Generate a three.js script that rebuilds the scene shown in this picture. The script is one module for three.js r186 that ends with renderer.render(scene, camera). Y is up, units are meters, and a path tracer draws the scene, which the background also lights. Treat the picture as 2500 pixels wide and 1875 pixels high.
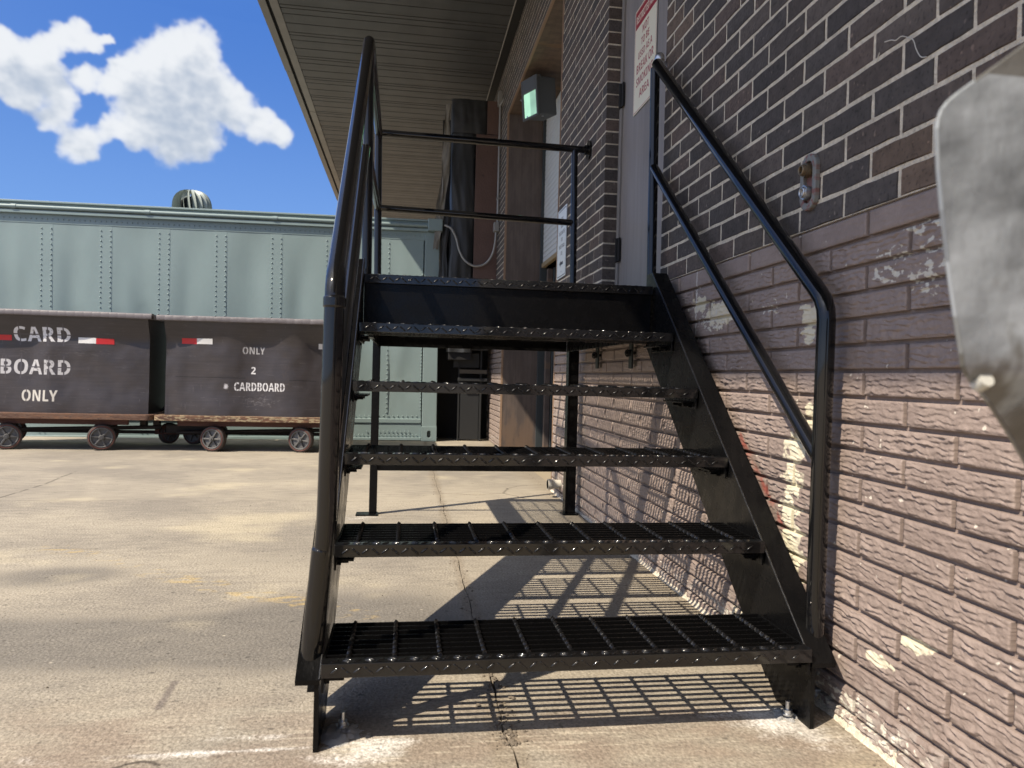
import * as THREE from 'three';
import { RoundedBoxGeometry } from 'three/addons/geometries/RoundedBoxGeometry.js';
import { mergeGeometries } from 'three/addons/utils/BufferGeometryUtils.js';
import { RectAreaLightUniformsLib } from 'three/addons/lights/RectAreaLightUniformsLib.js';

// ------------------------------------------------------------------ camera, sky, sun, exposure
// Brick wall face is the plane x = 0, it runs along -z; concrete yard is y = 0.
const scene = new THREE.Scene();
const EXPOSURE = 1.6;
const camera = new THREE.PerspectiveCamera(55.5, 4 / 3, 0.05, 2000);
{
  const yaw = 0.1444, pitch = -0.0092, roll = 0.0257;
  const f = new THREE.Vector3(Math.sin(yaw) * Math.cos(pitch), Math.sin(pitch), -Math.cos(yaw) * Math.cos(pitch));
  const r = new THREE.Vector3(Math.cos(yaw), 0, Math.sin(yaw)), u = r.clone().cross(f);
  const r2 = r.clone().multiplyScalar(Math.cos(roll)).addScaledVector(u, Math.sin(roll));
  const u2 = u.clone().multiplyScalar(Math.cos(roll)).addScaledVector(r, -Math.sin(roll));
  camera.position.set(-1.155, 0.885, 0);
  camera.quaternion.setFromRotationMatrix(new THREE.Matrix4().makeBasis(r2, u2, f.clone().negate()));
  camera.focus = 3.2; camera.userData.fStop = 6;
  scene.add(camera); camera.updateMatrixWorld(true);
}
const SUN = new THREE.Vector3(-0.715, 1, 0.43).normalize();
const sun = new THREE.DirectionalLight(0xfff0da, 4.2);
sun.position.copy(SUN).multiplyScalar(30); sun.target.position.set(-2, 0, -5);
sun.position.add(sun.target.position);
sun.castShadow = true; sun.shadow.radius = 1; sun.shadow.mapSize.set(4096, 4096);
Object.assign(sun.shadow.camera, { left: -14, right: 14, top: 14, bottom: -14, near: 1, far: 70 });
scene.add(sun, sun.target);

// ------------------------------------------------------------------ noise and helpers
function rng(seed) { let a = seed >>> 0; return () => { a = (a + 0x6D2B79F5) | 0; let t = Math.imul(a ^ (a >>> 15), 1 | a); t = (t + Math.imul(t ^ (t >>> 7), 61 | t)) ^ t; return ((t ^ (t >>> 14)) >>> 0) / 4294967296; }; }
const PERM = new Uint8Array(512), GX = new Float32Array(256), GY = new Float32Array(256);
{ const r = rng(11), p = [...Array(256).keys()]; for (let i = 255; i > 0; i--) { const j = Math.floor(r() * (i + 1)); [p[i], p[j]] = [p[j], p[i]]; } for (let i = 0; i < 512; i++) PERM[i] = p[i & 255]; for (let i = 0; i < 256; i++) { const a = r() * 6.28318; GX[i] = Math.cos(a); GY[i] = Math.sin(a); } }
function noise(x, y, per = 256) {                                          // gradient noise, about -0.7..0.7
  const xi = Math.floor(x), yi = Math.floor(y), xf = x - xi, yf = y - yi; let x0, x1, y0, y1;
  if (per === 256) { x0 = xi & 255; x1 = (xi + 1) & 255; y0 = yi & 255; y1 = (yi + 1) & 255; }
  else { x0 = ((xi % per) + per) % per; x1 = (x0 + 1) % per; y0 = ((yi % per) + per) % per; y1 = (y0 + 1) % per; }
  const u = xf * xf * xf * (xf * (xf * 6 - 15) + 10), v = yf * yf * yf * (yf * (yf * 6 - 15) + 10);
  const p0 = PERM[x0], p1 = PERM[x1], ka = PERM[p0 + y0], kb = PERM[p1 + y0], kc = PERM[p0 + y1], kd = PERM[p1 + y1];
  const a = GX[ka] * xf + GY[ka] * yf, b = GX[kb] * (xf - 1) + GY[kb] * yf, c = GX[kc] * xf + GY[kc] * (yf - 1), d = GX[kd] * (xf - 1) + GY[kd] * (yf - 1);
  return a + (b - a) * u + (c - a + (a - b - c + d) * u) * v;
}
function fbm(x, y, oct = 4, per = 256) { let s = 0, a = 0.5; for (let i = 0; i < oct; i++) { s += a * noise(x, y, per); x = x * 2 + 17; y = y * 2 + 31; per = Math.min(256, per * 2); a *= 0.5; } return s; }
const clamp = (x, a = 0, b = 1) => Math.min(b, Math.max(a, x));
const sstep = (a, b, x) => { const t = clamp((x - a) / (b - a)); return t * t * (3 - 2 * t); };
const mix = (a, b, t) => a + (b - a) * t;
const mix3 = (a, b, t) => [mix(a[0], b[0], t), mix(a[1], b[1], t), mix(a[2], b[2], t)];
const toS = (c) => Math.round(255 * clamp(c <= 0.0031308 ? 12.92 * c : 1.055 * Math.pow(c, 1 / 2.4) - 0.055));
const LUT = new Uint8Array(4097); for (let i = 0; i <= 4096; i++) LUT[i] = toS(i / 4096);
const s8 = (c) => LUT[Math.round(4096 * clamp(c))];
function colourMap(w, h, fn) {                                             // fn(u, v) in 0..1 gives linear colour
  const d = new Uint8Array(w * h * 4);
  for (let j = 0; j < h; j++) for (let i = 0; i < w; i++) { const c = fn((i + 0.5) / w, (j + 0.5) / h), k = (j * w + i) * 4; d[k] = s8(c[0]); d[k + 1] = s8(c[1]); d[k + 2] = s8(c[2]); d[k + 3] = 255; }
  const t = new THREE.DataTexture(d, w, h); t.colorSpace = THREE.SRGBColorSpace; return finish(t);
}
function grayMap(w, h, fn) {
  const d = new Uint8Array(w * h * 4);
  for (let j = 0; j < h; j++) for (let i = 0; i < w; i++) { const c = Math.round(255 * clamp(fn((i + 0.5) / w, (j + 0.5) / h))), k = (j * w + i) * 4; d[k] = d[k + 1] = d[k + 2] = c; d[k + 3] = 255; }
  return finish(new THREE.DataTexture(d, w, h));
}
function finish(t) { t.wrapS = t.wrapT = THREE.RepeatWrapping; t.magFilter = THREE.LinearFilter; t.minFilter = THREE.LinearMipmapLinearFilter; t.generateMipmaps = true; t.anisotropy = 8; t.needsUpdate = true; return t; }
function rep(t, x, y = x) { const c = t.clone(); c.repeat.set(x, y); c.needsUpdate = true; return c; }
function canvasMap(w, h, draw) { const c = document.createElement('canvas'); c.width = w; c.height = h; draw(c.getContext('2d'), w, h); const t = new THREE.CanvasTexture(c); t.colorSpace = THREE.SRGBColorSpace; t.magFilter = THREE.LinearFilter; t.anisotropy = 8; return t; }

const used = new Map();
function numbered(n) { const k = used.get(n) || 0; used.set(n, k + 1); return k ? n + '_' + String(k).padStart(3, '0') : n; }
function mesh(name, geo, mat, parent) { const m = new THREE.Mesh(geo, mat); m.name = parent ? name : numbered(name); m.castShadow = m.receiveShadow = true; (parent || scene).add(m); return m; }
function part(name, parent) { const g = new THREE.Group(); g.name = name; parent.add(g); return g; }
function tag(o, label, category, group, kind) { o.userData.label = label; if (category) o.userData.category = category; if (group) o.userData.group = group; if (kind) o.userData.kind = kind; return o; }
function thing(name, label, category, pos = [0, 0, 0], group) { const g = new THREE.Group(); g.name = numbered(name); g.position.set(...pos); scene.add(g); return tag(g, label, category, group); }
const merge = (l) => mergeGeometries(l.map((g) => { const n = g.index ? g.toNonIndexed() : g; for (const k of Object.keys(n.attributes)) if (!['position', 'normal', 'uv', 'color'].includes(k)) n.deleteAttribute(k); return n; }));
function boxUV(g) {                                                        // uv in metres, by the way each face points
  const n = g.index ? g.toNonIndexed() : g, p = n.attributes.position, q = n.attributes.normal, uv = new Float32Array(p.count * 2);
  for (let i = 0; i < p.count; i++) {
    const ax = Math.abs(q.getX(i)), ay = Math.abs(q.getY(i)), az = Math.abs(q.getZ(i));
    if (ax >= ay && ax >= az) { uv[2 * i] = p.getZ(i); uv[2 * i + 1] = p.getY(i); } else if (ay >= az) { uv[2 * i] = p.getX(i); uv[2 * i + 1] = p.getZ(i); } else { uv[2 * i] = p.getX(i); uv[2 * i + 1] = p.getY(i); }
  }
  n.setAttribute('uv', new THREE.BufferAttribute(uv, 2)); return n;
}
function bx(x0, x1, y0, y1, z0, z1, r = 0.002) {                           // box between limits, edges rounded when r > 0
  const w = Math.abs(x1 - x0), h = Math.abs(y1 - y0), d = Math.abs(z1 - z0), R = Math.min(r, w / 2.2, h / 2.2, d / 2.2);
  const g = R > 0 ? new RoundedBoxGeometry(w, h, d, 1, R) : new THREE.BoxGeometry(w, h, d);
  g.translate((x0 + x1) / 2, (y0 + y1) / 2, (z0 + z1) / 2); return boxUV(g);
}
const V = (x, y, z) => new THREE.Vector3(x, y, z);
function rod(a, b, r, seg = 14, r2 = r) {
  const d = b.clone().sub(a), g = new THREE.CylinderGeometry(r2, r, d.length(), seg, 1);
  g.applyQuaternion(new THREE.Quaternion().setFromUnitVectors(V(0, 1, 0), d.clone().normalize())); g.translate((a.x + b.x) / 2, (a.y + b.y) / 2, (a.z + b.z) / 2); return g;
}
function pipe(pts, r, bend = 0.06, seg = 16) {                             // a bent pipe with closed ends
  const path = new THREE.CurvePath(); let from = pts[0].clone();
  for (let i = 1; i < pts.length; i++) {
    if (i === pts.length - 1) { path.add(new THREE.LineCurve3(from, pts[i])); break; }
    const a = pts[i - 1], b = pts[i], c = pts[i + 1], din = b.clone().sub(a).normalize(), dout = c.clone().sub(b).normalize(), e = Math.min(bend, b.distanceTo(a) * 0.45, b.distanceTo(c) * 0.45);
    const s = b.clone().addScaledVector(din, -e), t = b.clone().addScaledVector(dout, e);
    path.add(new THREE.LineCurve3(from, s)); path.add(new THREE.QuadraticBezierCurve3(s, b.clone(), t)); from = t;
  }
  const g = new THREE.TubeGeometry(path, Math.max(24, Math.round(path.getLength() / 0.03)), r, seg, false);
  const cap = (p, d) => { const s = new THREE.SphereGeometry(r, seg, 6, 0, 6.2832, 0, Math.PI / 2); s.scale(1, 0.45, 1); s.applyQuaternion(new THREE.Quaternion().setFromUnitVectors(V(0, 1, 0), d)); s.translate(p.x, p.y, p.z); return s; };
  const n = pts.length;
  return merge([g, cap(pts[0], pts[0].clone().sub(pts[1]).normalize()), cap(pts[n - 1], pts[n - 1].clone().sub(pts[n - 2]).normalize())]);
}
function grid(nu, nv, f) {                                                 // f(u, v) gives a point; u to the right, v up
  const p = [], uv = [], ix = [];
  for (let j = 0; j <= nv; j++) for (let i = 0; i <= nu; i++) { const q = f(i / nu, j / nv); p.push(q[0], q[1], q[2]); uv.push(i / nu, j / nv); }
  for (let j = 0; j < nv; j++) for (let i = 0; i < nu; i++) { const a = j * (nu + 1) + i, b = a + 1, c = a + nu + 1, d = c + 1; ix.push(a, b, d, a, d, c); }
  const g = new THREE.BufferGeometry(); g.setAttribute('position', new THREE.Float32BufferAttribute(p, 3)); g.setAttribute('uv', new THREE.Float32BufferAttribute(uv, 2)); g.setIndex(ix); g.computeVertexNormals(); return g;
}
function prism(profile, x0, x1) {                                          // profile of [z, y] pushed along x
  const s = new THREE.Shape(profile.map(([z, y]) => new THREE.Vector2(-z, y)));
  const g = new THREE.ExtrudeGeometry(s, { depth: Math.abs(x1 - x0), bevelEnabled: false });
  g.rotateY(Math.PI / 2); g.translate(Math.min(x0, x1), 0, 0); return boxUV(g);
}

// ------------------------------------------------------------------ sky: clear air with fair-weather cumulus
{
  const W = 4096, H = 2048, d = new Float32Array(W * H * 4), D = Math.PI / 180;
  const BLOBS = [[-15.55, 22.06, 1.62], [-16.98, 21.53, 1.62], [-18.18, 20.49, 1.73], [-15.51, 20.51, 1.95], [-19.54, 19.32, 1.62], [-17.2, 18.82, 2.49], [-14.31, 19.29, 1.95], [-12.78, 18.37, 1.84], [-10.91, 17.43, 1.3], [-9.66, 17.18, 0.92], [-18.58, 17.28, 2.49], [-16.2, 16.8, 2.49], [-17.12, 15.02, 1.3], [-15.21, 15.87, 1.51], [-19.19, 15.85, 1.3], [-20.45, 19.78, 0.76], [-21.14, 18.65, 0.97], [-22.83, 21.19, 1.03], [-23.67, 20.83, 0.87], [-21.71, 21.01, 0.65], [-21.19, 21.22, 0.38], [-24.49, 20.04, 0.97], [-25.53, 19.45, 1.19], [-26.63, 18.85, 1.3], [-27.04, 19.92, 0.81], [-24.71, 18.61, 1.41], [-26.06, 17.78, 1.41], [-26.6, 16.8, 0.87], [-25.64, 16.65, 0.97], [-23.86, 17.29, 1.19], [-22.53, 18.64, 0.87], [-23.83, 15.95, 0.97], [-22.8, 14.77, 1.19], [-21.77, 15.23, 0.97], [-23.12, 13.97, 0.87], [-22.1, 14.14, 0.65], [-20.73, 15.97, 0.97], [-24.65, 15.61, 0.76], [-27.9, 19.4, 1.3], [-28.6, 18.2, 1.4], [-28.0, 17.2, 1.0]];
  // groups: [azimuth shift, elevation shift, size, mirror]
  const GROUPS = [[0, 0, 1, 1], [-62, 6, 1.7, -1], [-128, 16, 2.1, 1], [158, 4, 1.6, -1], [96, 14, 2.0, 1], [44, -1, 1.4, -1], [-95, 34, 2.2, -1], [60, 40, 2.4, 1], [-170, 38, 2.2, 1]];
  const sunAz = Math.atan2(SUN.x, -SUN.z), low = [0.15, 0.285, 0.56], mid = [0.05, 0.138, 0.41], top = [0.042, 0.112, 0.33];
  const gmin = GROUPS.map(([a, e, s]) => [(-18 + a), 18 + e, 13 * s, 8 * s]);
  const COS = new Float32Array(W), SIN = new Float32Array(W), AZ = new Float32Array(W); for (let i = 0; i < W; i++) { const q = ((i + 0.5) / W - 0.5) * 2 * Math.PI; COS[i] = Math.cos(q); SIN[i] = Math.sin(q); AZ[i] = Math.atan2(COS[i], -SIN[i]) / D; }
  for (let j = 0; j < H; j++) {
    const el = ((j + 0.5) / H - 0.5) * 180, y = Math.sin(el * D), ce = Math.cos(el * D);
    if (el < -1) { for (let i = 0; i < W; i++) { const k = (j * W + i) * 4; d[k] = 0.2; d[k + 1] = 0.18; d[k + 2] = 0.15; d[k + 3] = 1; } continue; }
    const e0 = Math.max(0, el); let row = e0 < 24 ? mix3(low, mid, Math.pow(sstep(2, 26, e0), 0.9)) : mix3(mid, top, sstep(22, 75, e0)); if (e0 < 8) row = mix3([0.3, 0.4, 0.56], row, sstep(-2, 8, el));
    for (let i = 0; i < W; i++) {
      const k = (j * W + i) * 4;
      const dx = COS[i] * ce, dz = SIN[i] * ce, az = AZ[i];
      const c = dx * SUN.x + y * SUN.y + dz * SUN.z;
      let rgb = row;
      const sc = Math.max(0, c - 0.08) / 0.92, glow = 0.42 * Math.pow(sc, 2.2) + 1.0 * Math.pow(sc, 14);
      rgb = [rgb[0] + glow, rgb[1] + glow * 0.97, rgb[2] + glow * 0.9];
      for (let g = 0; g < GROUPS.length; g++) {
        const [ga, ge, gs, gm] = GROUPS[g], b = gmin[g];
        let da = az - b[0]; if (da > 180) da -= 360; if (da < -180) da += 360;
        if (Math.abs(da) > b[2] || Math.abs(el - b[1]) > b[3]) continue;
        const lx = -18 + (da * gm) / gs, ly = 18 + (el - b[1]) / gs;      // back to the coordinates of the blobs
        const wx = lx + 0.9 * fbm(lx * 0.8 + 5 * g, ly * 0.8, 4), wy = ly + 0.9 * fbm(lx * 0.8 + 50, ly * 0.8 + 9 * g, 4);
        let s = 0, up = 0;
        for (const q of BLOBS) {
          const ex = (wx - q[0]) * Math.cos(18 * D), r = Math.sqrt(ex * ex + (wy - q[1]) ** 2) / q[2];
          if (r < 1.2) s += Math.pow(1 - (r * r) / 1.44, 2);
          const ux = (wx - 0.7 - q[0]) * 0.95, r2 = Math.sqrt(ux * ux + (wy + 1.2 - q[1]) ** 2) / q[2];
          if (r2 < 1.5) up += Math.pow(Math.max(0, 1 - (r2 * r2) / 2.25), 2) * 0.9;
        }
        if (s <= 0.01) continue;
        const wisp = fbm(lx * 1.1, ly * 1.25 + 20, 3), a = 1 - Math.exp(-3.4 * sstep(0.02, 1.0 + 0.5 * sstep(17.5, 14.5, ly), s + 0.6 * wisp) * sstep(0, 0.3, s));
        const body = fbm(lx * 0.75 + 3, ly * 1.1, 4), fine = fbm(lx * 1.5, ly * 1.8 + 11, 2);
        const lit = clamp(0.92 - 0.4 * sstep(0.3, 2.6, up) + 0.3 * body + 0.22 * fine + 0.1 * sstep(15, 21, ly));
        const cl = mix3([0.3, 0.345, 0.41], [0.57, 0.582, 0.59], sstep(0.4, 1.0, lit));
        rgb = mix3(rgb, cl, a * 0.97);
      }
      if (el < -1) rgb = [0.2, 0.18, 0.15];
      d[k] = rgb[0]; d[k + 1] = rgb[1]; d[k + 2] = rgb[2]; d[k + 3] = 1;
    }
  }
  const t = new THREE.DataTexture(d, W, H, THREE.RGBAFormat, THREE.FloatType);
  t.mapping = THREE.EquirectangularReflectionMapping; t.magFilter = t.minFilter = THREE.LinearFilter; t.needsUpdate = true;
  scene.background = t; scene.environment = t;
}

// ------------------------------------------------------------------ materials
const std = (o) => new THREE.MeshStandardMaterial(o), phy = (o) => new THREE.MeshPhysicalMaterial(o);
const lin = (r, g, b) => new THREE.Color().setRGB(r, g, b);
const grain = grayMap(512, 512, (u, v) => 0.5 + 0.75 * fbm(u * 32, v * 32, 4, 32));
const lumps = grayMap(512, 512, (u, v) => { const f = fbm(u * 24, v * 24, 3, 24); return 0.45 + 0.5 * f + 0.5 * Math.pow(Math.max(0, noise(u * 40 + 3, v * 40, 40)), 2); });
const smudge = grayMap(512, 512, (u, v) => clamp(0.5 + 0.8 * fbm(u * 6, v * 6, 5, 6)));
const M = {};
M.paint = phy({ color: lin(0.0045, 0.0045, 0.0048), roughness: 0.55, roughnessMap: rep(smudge, 2.2), specularIntensity: 0.2, clearcoat: 0.12, clearcoatRoughness: 0.12, bumpMap: rep(lumps, 5), bumpScale: 0.0009 });
M.pipe = phy({ color: lin(0.0055, 0.0056, 0.0062), roughness: 0.4, specularIntensity: 0.06, clearcoat: 1, clearcoatRoughness: 0.05, bumpMap: rep(lumps, 14, 1.2), bumpScale: 0.0012 });
M.gloss = phy({ color: lin(0.0058, 0.0058, 0.0062), roughness: 0.3, specularIntensity: 0.35, clearcoat: 0.9, clearcoatRoughness: 0.07, bumpMap: rep(lumps, 5), bumpScale: 0.0005 });
M.zinc = std({ color: lin(0.55, 0.56, 0.57), metalness: 0.9, roughness: 0.35 });
M.mortar = std({ map: colourMap(512, 512, (u, v) => { const n = fbm(u * 20, v * 20, 4, 20), m = fbm(u * 90, v * 90, 2, 90); const k = 1 + 0.5 * n + 0.5 * m; return [0.64 * k, 0.575 * k, 0.465 * k]; }), roughness: 0.95, bumpMap: rep(grain, 4), bumpScale: 0.006 });
M.brick = std({ vertexColors: true, map: colourMap(512, 512, (u, v) => { const n = fbm(u * 30, v * 30, 4, 30), p = noise(u * 110, v * 110, 110), s = sstep(0.36, 0.5, noise(u * 61 + 7, v * 61, 61)) * sstep(0.0, 0.3, noise(u * 7, v * 7, 7)); const k = 0.9 + 0.55 * n - 0.35 * sstep(0.2, 0.45, p); return mix3([k, k, k], [3.2, 3.0, 2.8], s * 0.55).map((x) => x * 0.3); }), roughness: 0.88, bumpMap: rep(grain, 3), bumpScale: 0.003 });
M.dark = std({ color: lin(0.012, 0.012, 0.013), roughness: 0.9 });

// ------------------------------------------------------------------ the yard: four concrete slabs on a sheet of ground
const ell = (x, z, cx, cz, rx, rz) => Math.exp(-(((x - cx) / rx) ** 2 + ((z - cz) / rz) ** 2));
function seg(x, z, pts) { let m = 1e9; for (let i = 0; i + 1 < pts.length; i++) { const [ax, az] = pts[i], [bx_, bz] = pts[i + 1], dx = bx_ - ax, dz = bz - az, t = clamp(((x - ax) * dx + (z - az) * dz) / (dx * dx + dz * dz)); m = Math.min(m, Math.hypot(x - ax - t * dx, z - az - t * dz)); } return m; }
const CRACKS = [[[-3.88, -6.61], [-3.84, -6.2], [-3.8, -5.9], [-3.79, -5.6], [-3.8, -5.26], [-3.9, -4.9]], [[-0.9, -5.5], [-0.62, -5.42], [-0.4, -5.5], [-0.33, -5.75], [-0.2, -5.9], [0, -5.93]], [[-0.4, -5.5], [-0.28, -5.3], [-0.1, -4.95]], [[-1.8, -1.7], [-1.72, -1.73], [-1.68, -1.71]]];
const YELLOW = [[-2.82, -3.81], [-2.65, -3.7], [-2.38, -3.49], [-2.19, -3.315], [-1.99, -3.18], [-1.74, -2.98], [-1.6, -2.96], [-1.5, -2.84], [-1.25, -2.72]];
function concrete(x, z, fine) {
  const big = fbm(x * 0.6 + 9, z * 0.65, 3), patch = fbm(x * 1.7 + 40, z * 1.9 + 3, 5), streak = fbm(x * 7, z * 22, 3), grit = fine ? noise(x * 210, z * 210) : 0, grit2 = fine ? noise(x * 95 + 3, z * 95) : 0;
  let c = mix3([0.25, 0.226, 0.188], [0.37, 0.332, 0.264], sstep(-0.28, 0.32, 0.7 * big + 0.55 * patch + 0.22 * streak));
  // darker patches with a grainy, ragged outline
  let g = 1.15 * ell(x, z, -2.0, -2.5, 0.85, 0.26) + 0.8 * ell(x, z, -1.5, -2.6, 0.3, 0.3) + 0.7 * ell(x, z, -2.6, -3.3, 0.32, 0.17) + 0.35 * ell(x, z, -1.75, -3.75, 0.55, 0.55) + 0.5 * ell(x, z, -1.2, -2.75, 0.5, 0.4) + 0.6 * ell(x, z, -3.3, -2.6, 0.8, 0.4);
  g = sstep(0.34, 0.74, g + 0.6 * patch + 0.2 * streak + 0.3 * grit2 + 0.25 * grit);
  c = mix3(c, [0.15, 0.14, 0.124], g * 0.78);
  c = mix3(c, [0.235, 0.185, 0.145], 0.7 * sstep(-2.15, -1.75, z + 0.25 * patch) * sstep(-0.2, 0.3, fbm(x * 4, z * 9 + 70, 4) + 0.1));
  c = mix3(c, [0.52, 0.46, 0.33], 0.6 * sstep(0.12, 0.4, fbm(x * 1.3 + 80, z * 1.8, 4) + 0.5 * ell(x, z, -2.2, -4.55, 0.5, 0.3) * 0.6));
  // old yellow line
  const yl = z < -2.4 && z > -4.1 ? seg(x, z, YELLOW) : 1; if (yl < 0.16) c = mix3(c, [0.46, 0.34, 0.14], sstep(0.09, 0.02, yl + 0.08 * patch) * sstep(0.0, 0.3, fbm(x * 13, z * 24 + 4, 5) - 0.05 + 0.2 * ell(x, z, -1.62, -2.92, 0.2, 0.1) + 0.14 * ell(x, z, -2.05, -3.22, 0.16, 0.1) + 0.12 * ell(x, z, -2.72, -3.74, 0.16, 0.1)) * 0.62);
  // masonry dust from the anchor holes
  const dusty = z > -2.2 || z < -4.2, fd = dusty ? fbm(x * 14, z * 20 + 9, 5) : 0, du = !dusty ? 0 : Math.max(
    1.25 * ell(x, z, -1.2, -1.76, 0.1, 0.05) + 0.8 * ell(x, z, -1.27, -1.7, 0.13, 0.05) - 0.1, ell(x, z, -0.16, -1.79, 0.11, 0.07) * 1.35 + 0.7 * ell(x, z, -0.1, -1.68, 0.12, 0.07) + 0.55 * ell(x, z, -0.25, -1.84, 0.14, 0.03),
    0.95 * ell(x, z, -1.53, -1.76, 0.2, 0.009) + 0.7 * ell(x, z, -1.66, -1.745, 0.12, 0.02), 0.6 * ell(x, z, -1.5, -1.82, 0.13, 0.016), 0.5 * ell(x, z, -1.585, -1.87, 0.012, 0.05), 0.4 * ell(x, z, -1.95, -1.75, 0.12, 0.03), 0.55 * ell(x, z, -1.42, -4.55, 0.14, 0.09));
  c = mix3(c, [0.74, 0.73, 0.7], 0.78 * sstep(0.3, 1.25, 0.8 * du + 0.85 * fd + 0.3 * grit + 0.22 * grit2 + (du > 0.15 ? 0.12 : -0.2)));
  const skid = z > -2.3 && z < -1.9 ? seg(x, z, [[-1.78, -2.165], [-1.772, -2.0]]) : 1; c = mix3(c, [0.13, 0.11, 0.1], 0.7 * sstep(0.016, 0.004, skid + 0.012 * streak));
  let cr = 1e9; if (z < -4.8 || z > -1.9) for (const k of CRACKS) cr = Math.min(cr, seg(x + 0.025 * fbm(z * 9, x * 9, 3), z + 0.03 * fbm(x * 12, z * 12 + 5, 3), k)); c = mix3(c, [0.06, 0.05, 0.04], 0.85 * sstep(0.0075, 0.002, cr));
  const j = Math.abs(x + 0.89 + 0.01 * fbm(1, z * 7, 3)); c = mix3(c, [0.22, 0.18, 0.13], 0.5 * sstep(0.05, 0.01, j + 0.06 * patch));
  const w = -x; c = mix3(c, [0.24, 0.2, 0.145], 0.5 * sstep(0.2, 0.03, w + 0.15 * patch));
  if (z > -2.1) c = mix3(c, [0.5, 0.45, 0.36], 0.5 * sstep(0.24, 0.5, noise(x * 9, z * 80) + 0.6 * noise(x * 3, z * 7 + 30)) * sstep(-2.05, -1.8, z));
  const k = 1 + 0.2 * streak + 0.42 * grit + 0.4 * grit2 - 0.4 * sstep(0.42, 0.55, noise(x * 33, z * 40 + 12));
  const speck = fine ? sstep(0.5, 0.6, noise(x * 47 + 9, z * 61)) * sstep(0.1, 0.3, noise(x * 5, z * 5)) : 0;
  return mix3([c[0] * k, c[1] * k, c[2] * k], [0.66, 0.6, 0.48], speck * 0.6);
}
{
  const X0 = -4.6, X1 = 0.2, Z0 = -1.1, Z1 = -5.9;
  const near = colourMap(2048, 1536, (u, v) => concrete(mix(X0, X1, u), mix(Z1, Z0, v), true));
  const farT = colourMap(1024, 1024, (u, v) => concrete(mix(-14, 0.4, u), mix(-13, -3, v), false));
  const pits = grayMap(1024, 1024, (u, v) => { const s = fbm(u * 14, v * 40, 3, 14), g = fbm(u * 70, v * 70, 3, 70); return clamp(0.55 + 0.3 * s + 0.9 * g - 0.4 * sstep(0.42, 0.55, noise(u * 60, v * 60, 60))); });
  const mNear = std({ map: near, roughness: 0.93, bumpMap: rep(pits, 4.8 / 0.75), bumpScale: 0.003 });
  const mFar = std({ map: farT, roughness: 0.93, bumpMap: rep(pits, 14.4 / 0.9, 10 / 0.9), bumpScale: 0.003 });
  const mAll = std({ color: lin(0.33, 0.28, 0.2), roughness: 0.95 });
  const yard = new THREE.Group(); yard.name = 'concrete_yard'; scene.add(yard); yard.userData.kind = 'structure'; yard.userData.label = 'sunlit tan concrete yard with a cracked joint under the stairs';
  const sheet = new THREE.PlaneGeometry(600, 600); sheet.rotateX(-Math.PI / 2); sheet.translate(0, -0.03, 0);
  mesh('ground_sheet', sheet, mAll, yard);
  const r = rng(5), JX = -0.888, JZ = -5.15;
  const ragged = (z) => 0.006 * noise(z * 6, 1.5) + 0.004 * noise(z * 23, 7.5) ;
  function slab(x0, x1, z0, z1, mat, map0, side) {                          // z0 nearer than z1
    const pts = []; const n = 90;
    const edge = (z, s) => (JX + s * (0.0014 + 0.003 * Math.max(0, noise(z * 3.1, 4)) + 0.02 * Math.pow(Math.max(0, noise(z * 7 + s, 20)), 2)) + 1.6 * ragged(z));
    if (side > 0) { for (let i = 0; i <= n; i++) { const z = mix(z0, z1, i / n); pts.push([edge(z, 1), z]); } pts.push([x1, z1], [x1, z0]); }
    else { pts.push([x0, z0], [x0, z1]); for (let i = n; i >= 0; i--) { const z = mix(z0, z1, i / n); pts.push([edge(z, -1), z]); } }
    const s = new THREE.Shape(pts.map(([x, z]) => new THREE.Vector2(x, -z)));
    const g = new THREE.ExtrudeGeometry(s, { depth: 0.12, bevelEnabled: false }); g.rotateX(-Math.PI / 2); g.translate(0, -0.12, 0);
    const p = g.attributes.position, uv = g.attributes.uv, [a, b, c, d] = map0;
    for (let i = 0; i < p.count; i++) uv.setXY(i, (p.getX(i) - a) / (b - a), (p.getZ(i) - d) / (c - d));
    mesh('concrete_slab', g, mat, yard);
  }
  const mn = [X0, X1, Z0, Z1], mf = [-14, 0.4, -3, -13];
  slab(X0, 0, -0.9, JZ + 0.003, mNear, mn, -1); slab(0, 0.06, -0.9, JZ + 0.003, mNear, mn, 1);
  slab(-14, 0, JZ - 0.003, -13, mFar, mf, -1); slab(0, 0.06, JZ - 0.003, -13, mFar, mf, 1);
  const far = mesh('concrete_slab', bx(-14, X0 - 0.003, -0.12, 0, -0.9, JZ + 0.003, 0), mFar, yard); { const p = far.geometry.attributes.position, uv = far.geometry.attributes.uv; for (let i = 0; i < p.count; i++) uv.setXY(i, (p.getX(i) + 14) / 14.4, (p.getZ(i) + 13) / 10); }
  mesh('concrete_slab', bx(-14, 0.06, -0.12, 0, 6, -0.897, 0), mAll, yard);
  // loose grit and crumbs
  const crumbs = []; for (let i = 0; i < 420; i++) { const wall = r() < 0.45, x = wall ? -0.015 - 0.07 * r() * r() : JX + 0.05 * (r() + r() - 1), z = -1.2 - 8 * Math.pow(r(), 1.6), s = 0.0015 + 0.004 * r() * r(); const g = new THREE.IcosahedronGeometry(s, 0); g.scale(1, 0.7, 1.3); g.rotateY(r() * 6); g.translate(x, s * 0.4, z); crumbs.push(g); }
  for (let i = 0; i < 160; i++) { const s = 0.001 + 0.003 * r() * r(), g = new THREE.IcosahedronGeometry(s, 0); g.translate(-2.9 + 2.7 * r(), s * 0.4, -1.4 - 4 * r()); crumbs.push(g); }
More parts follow.
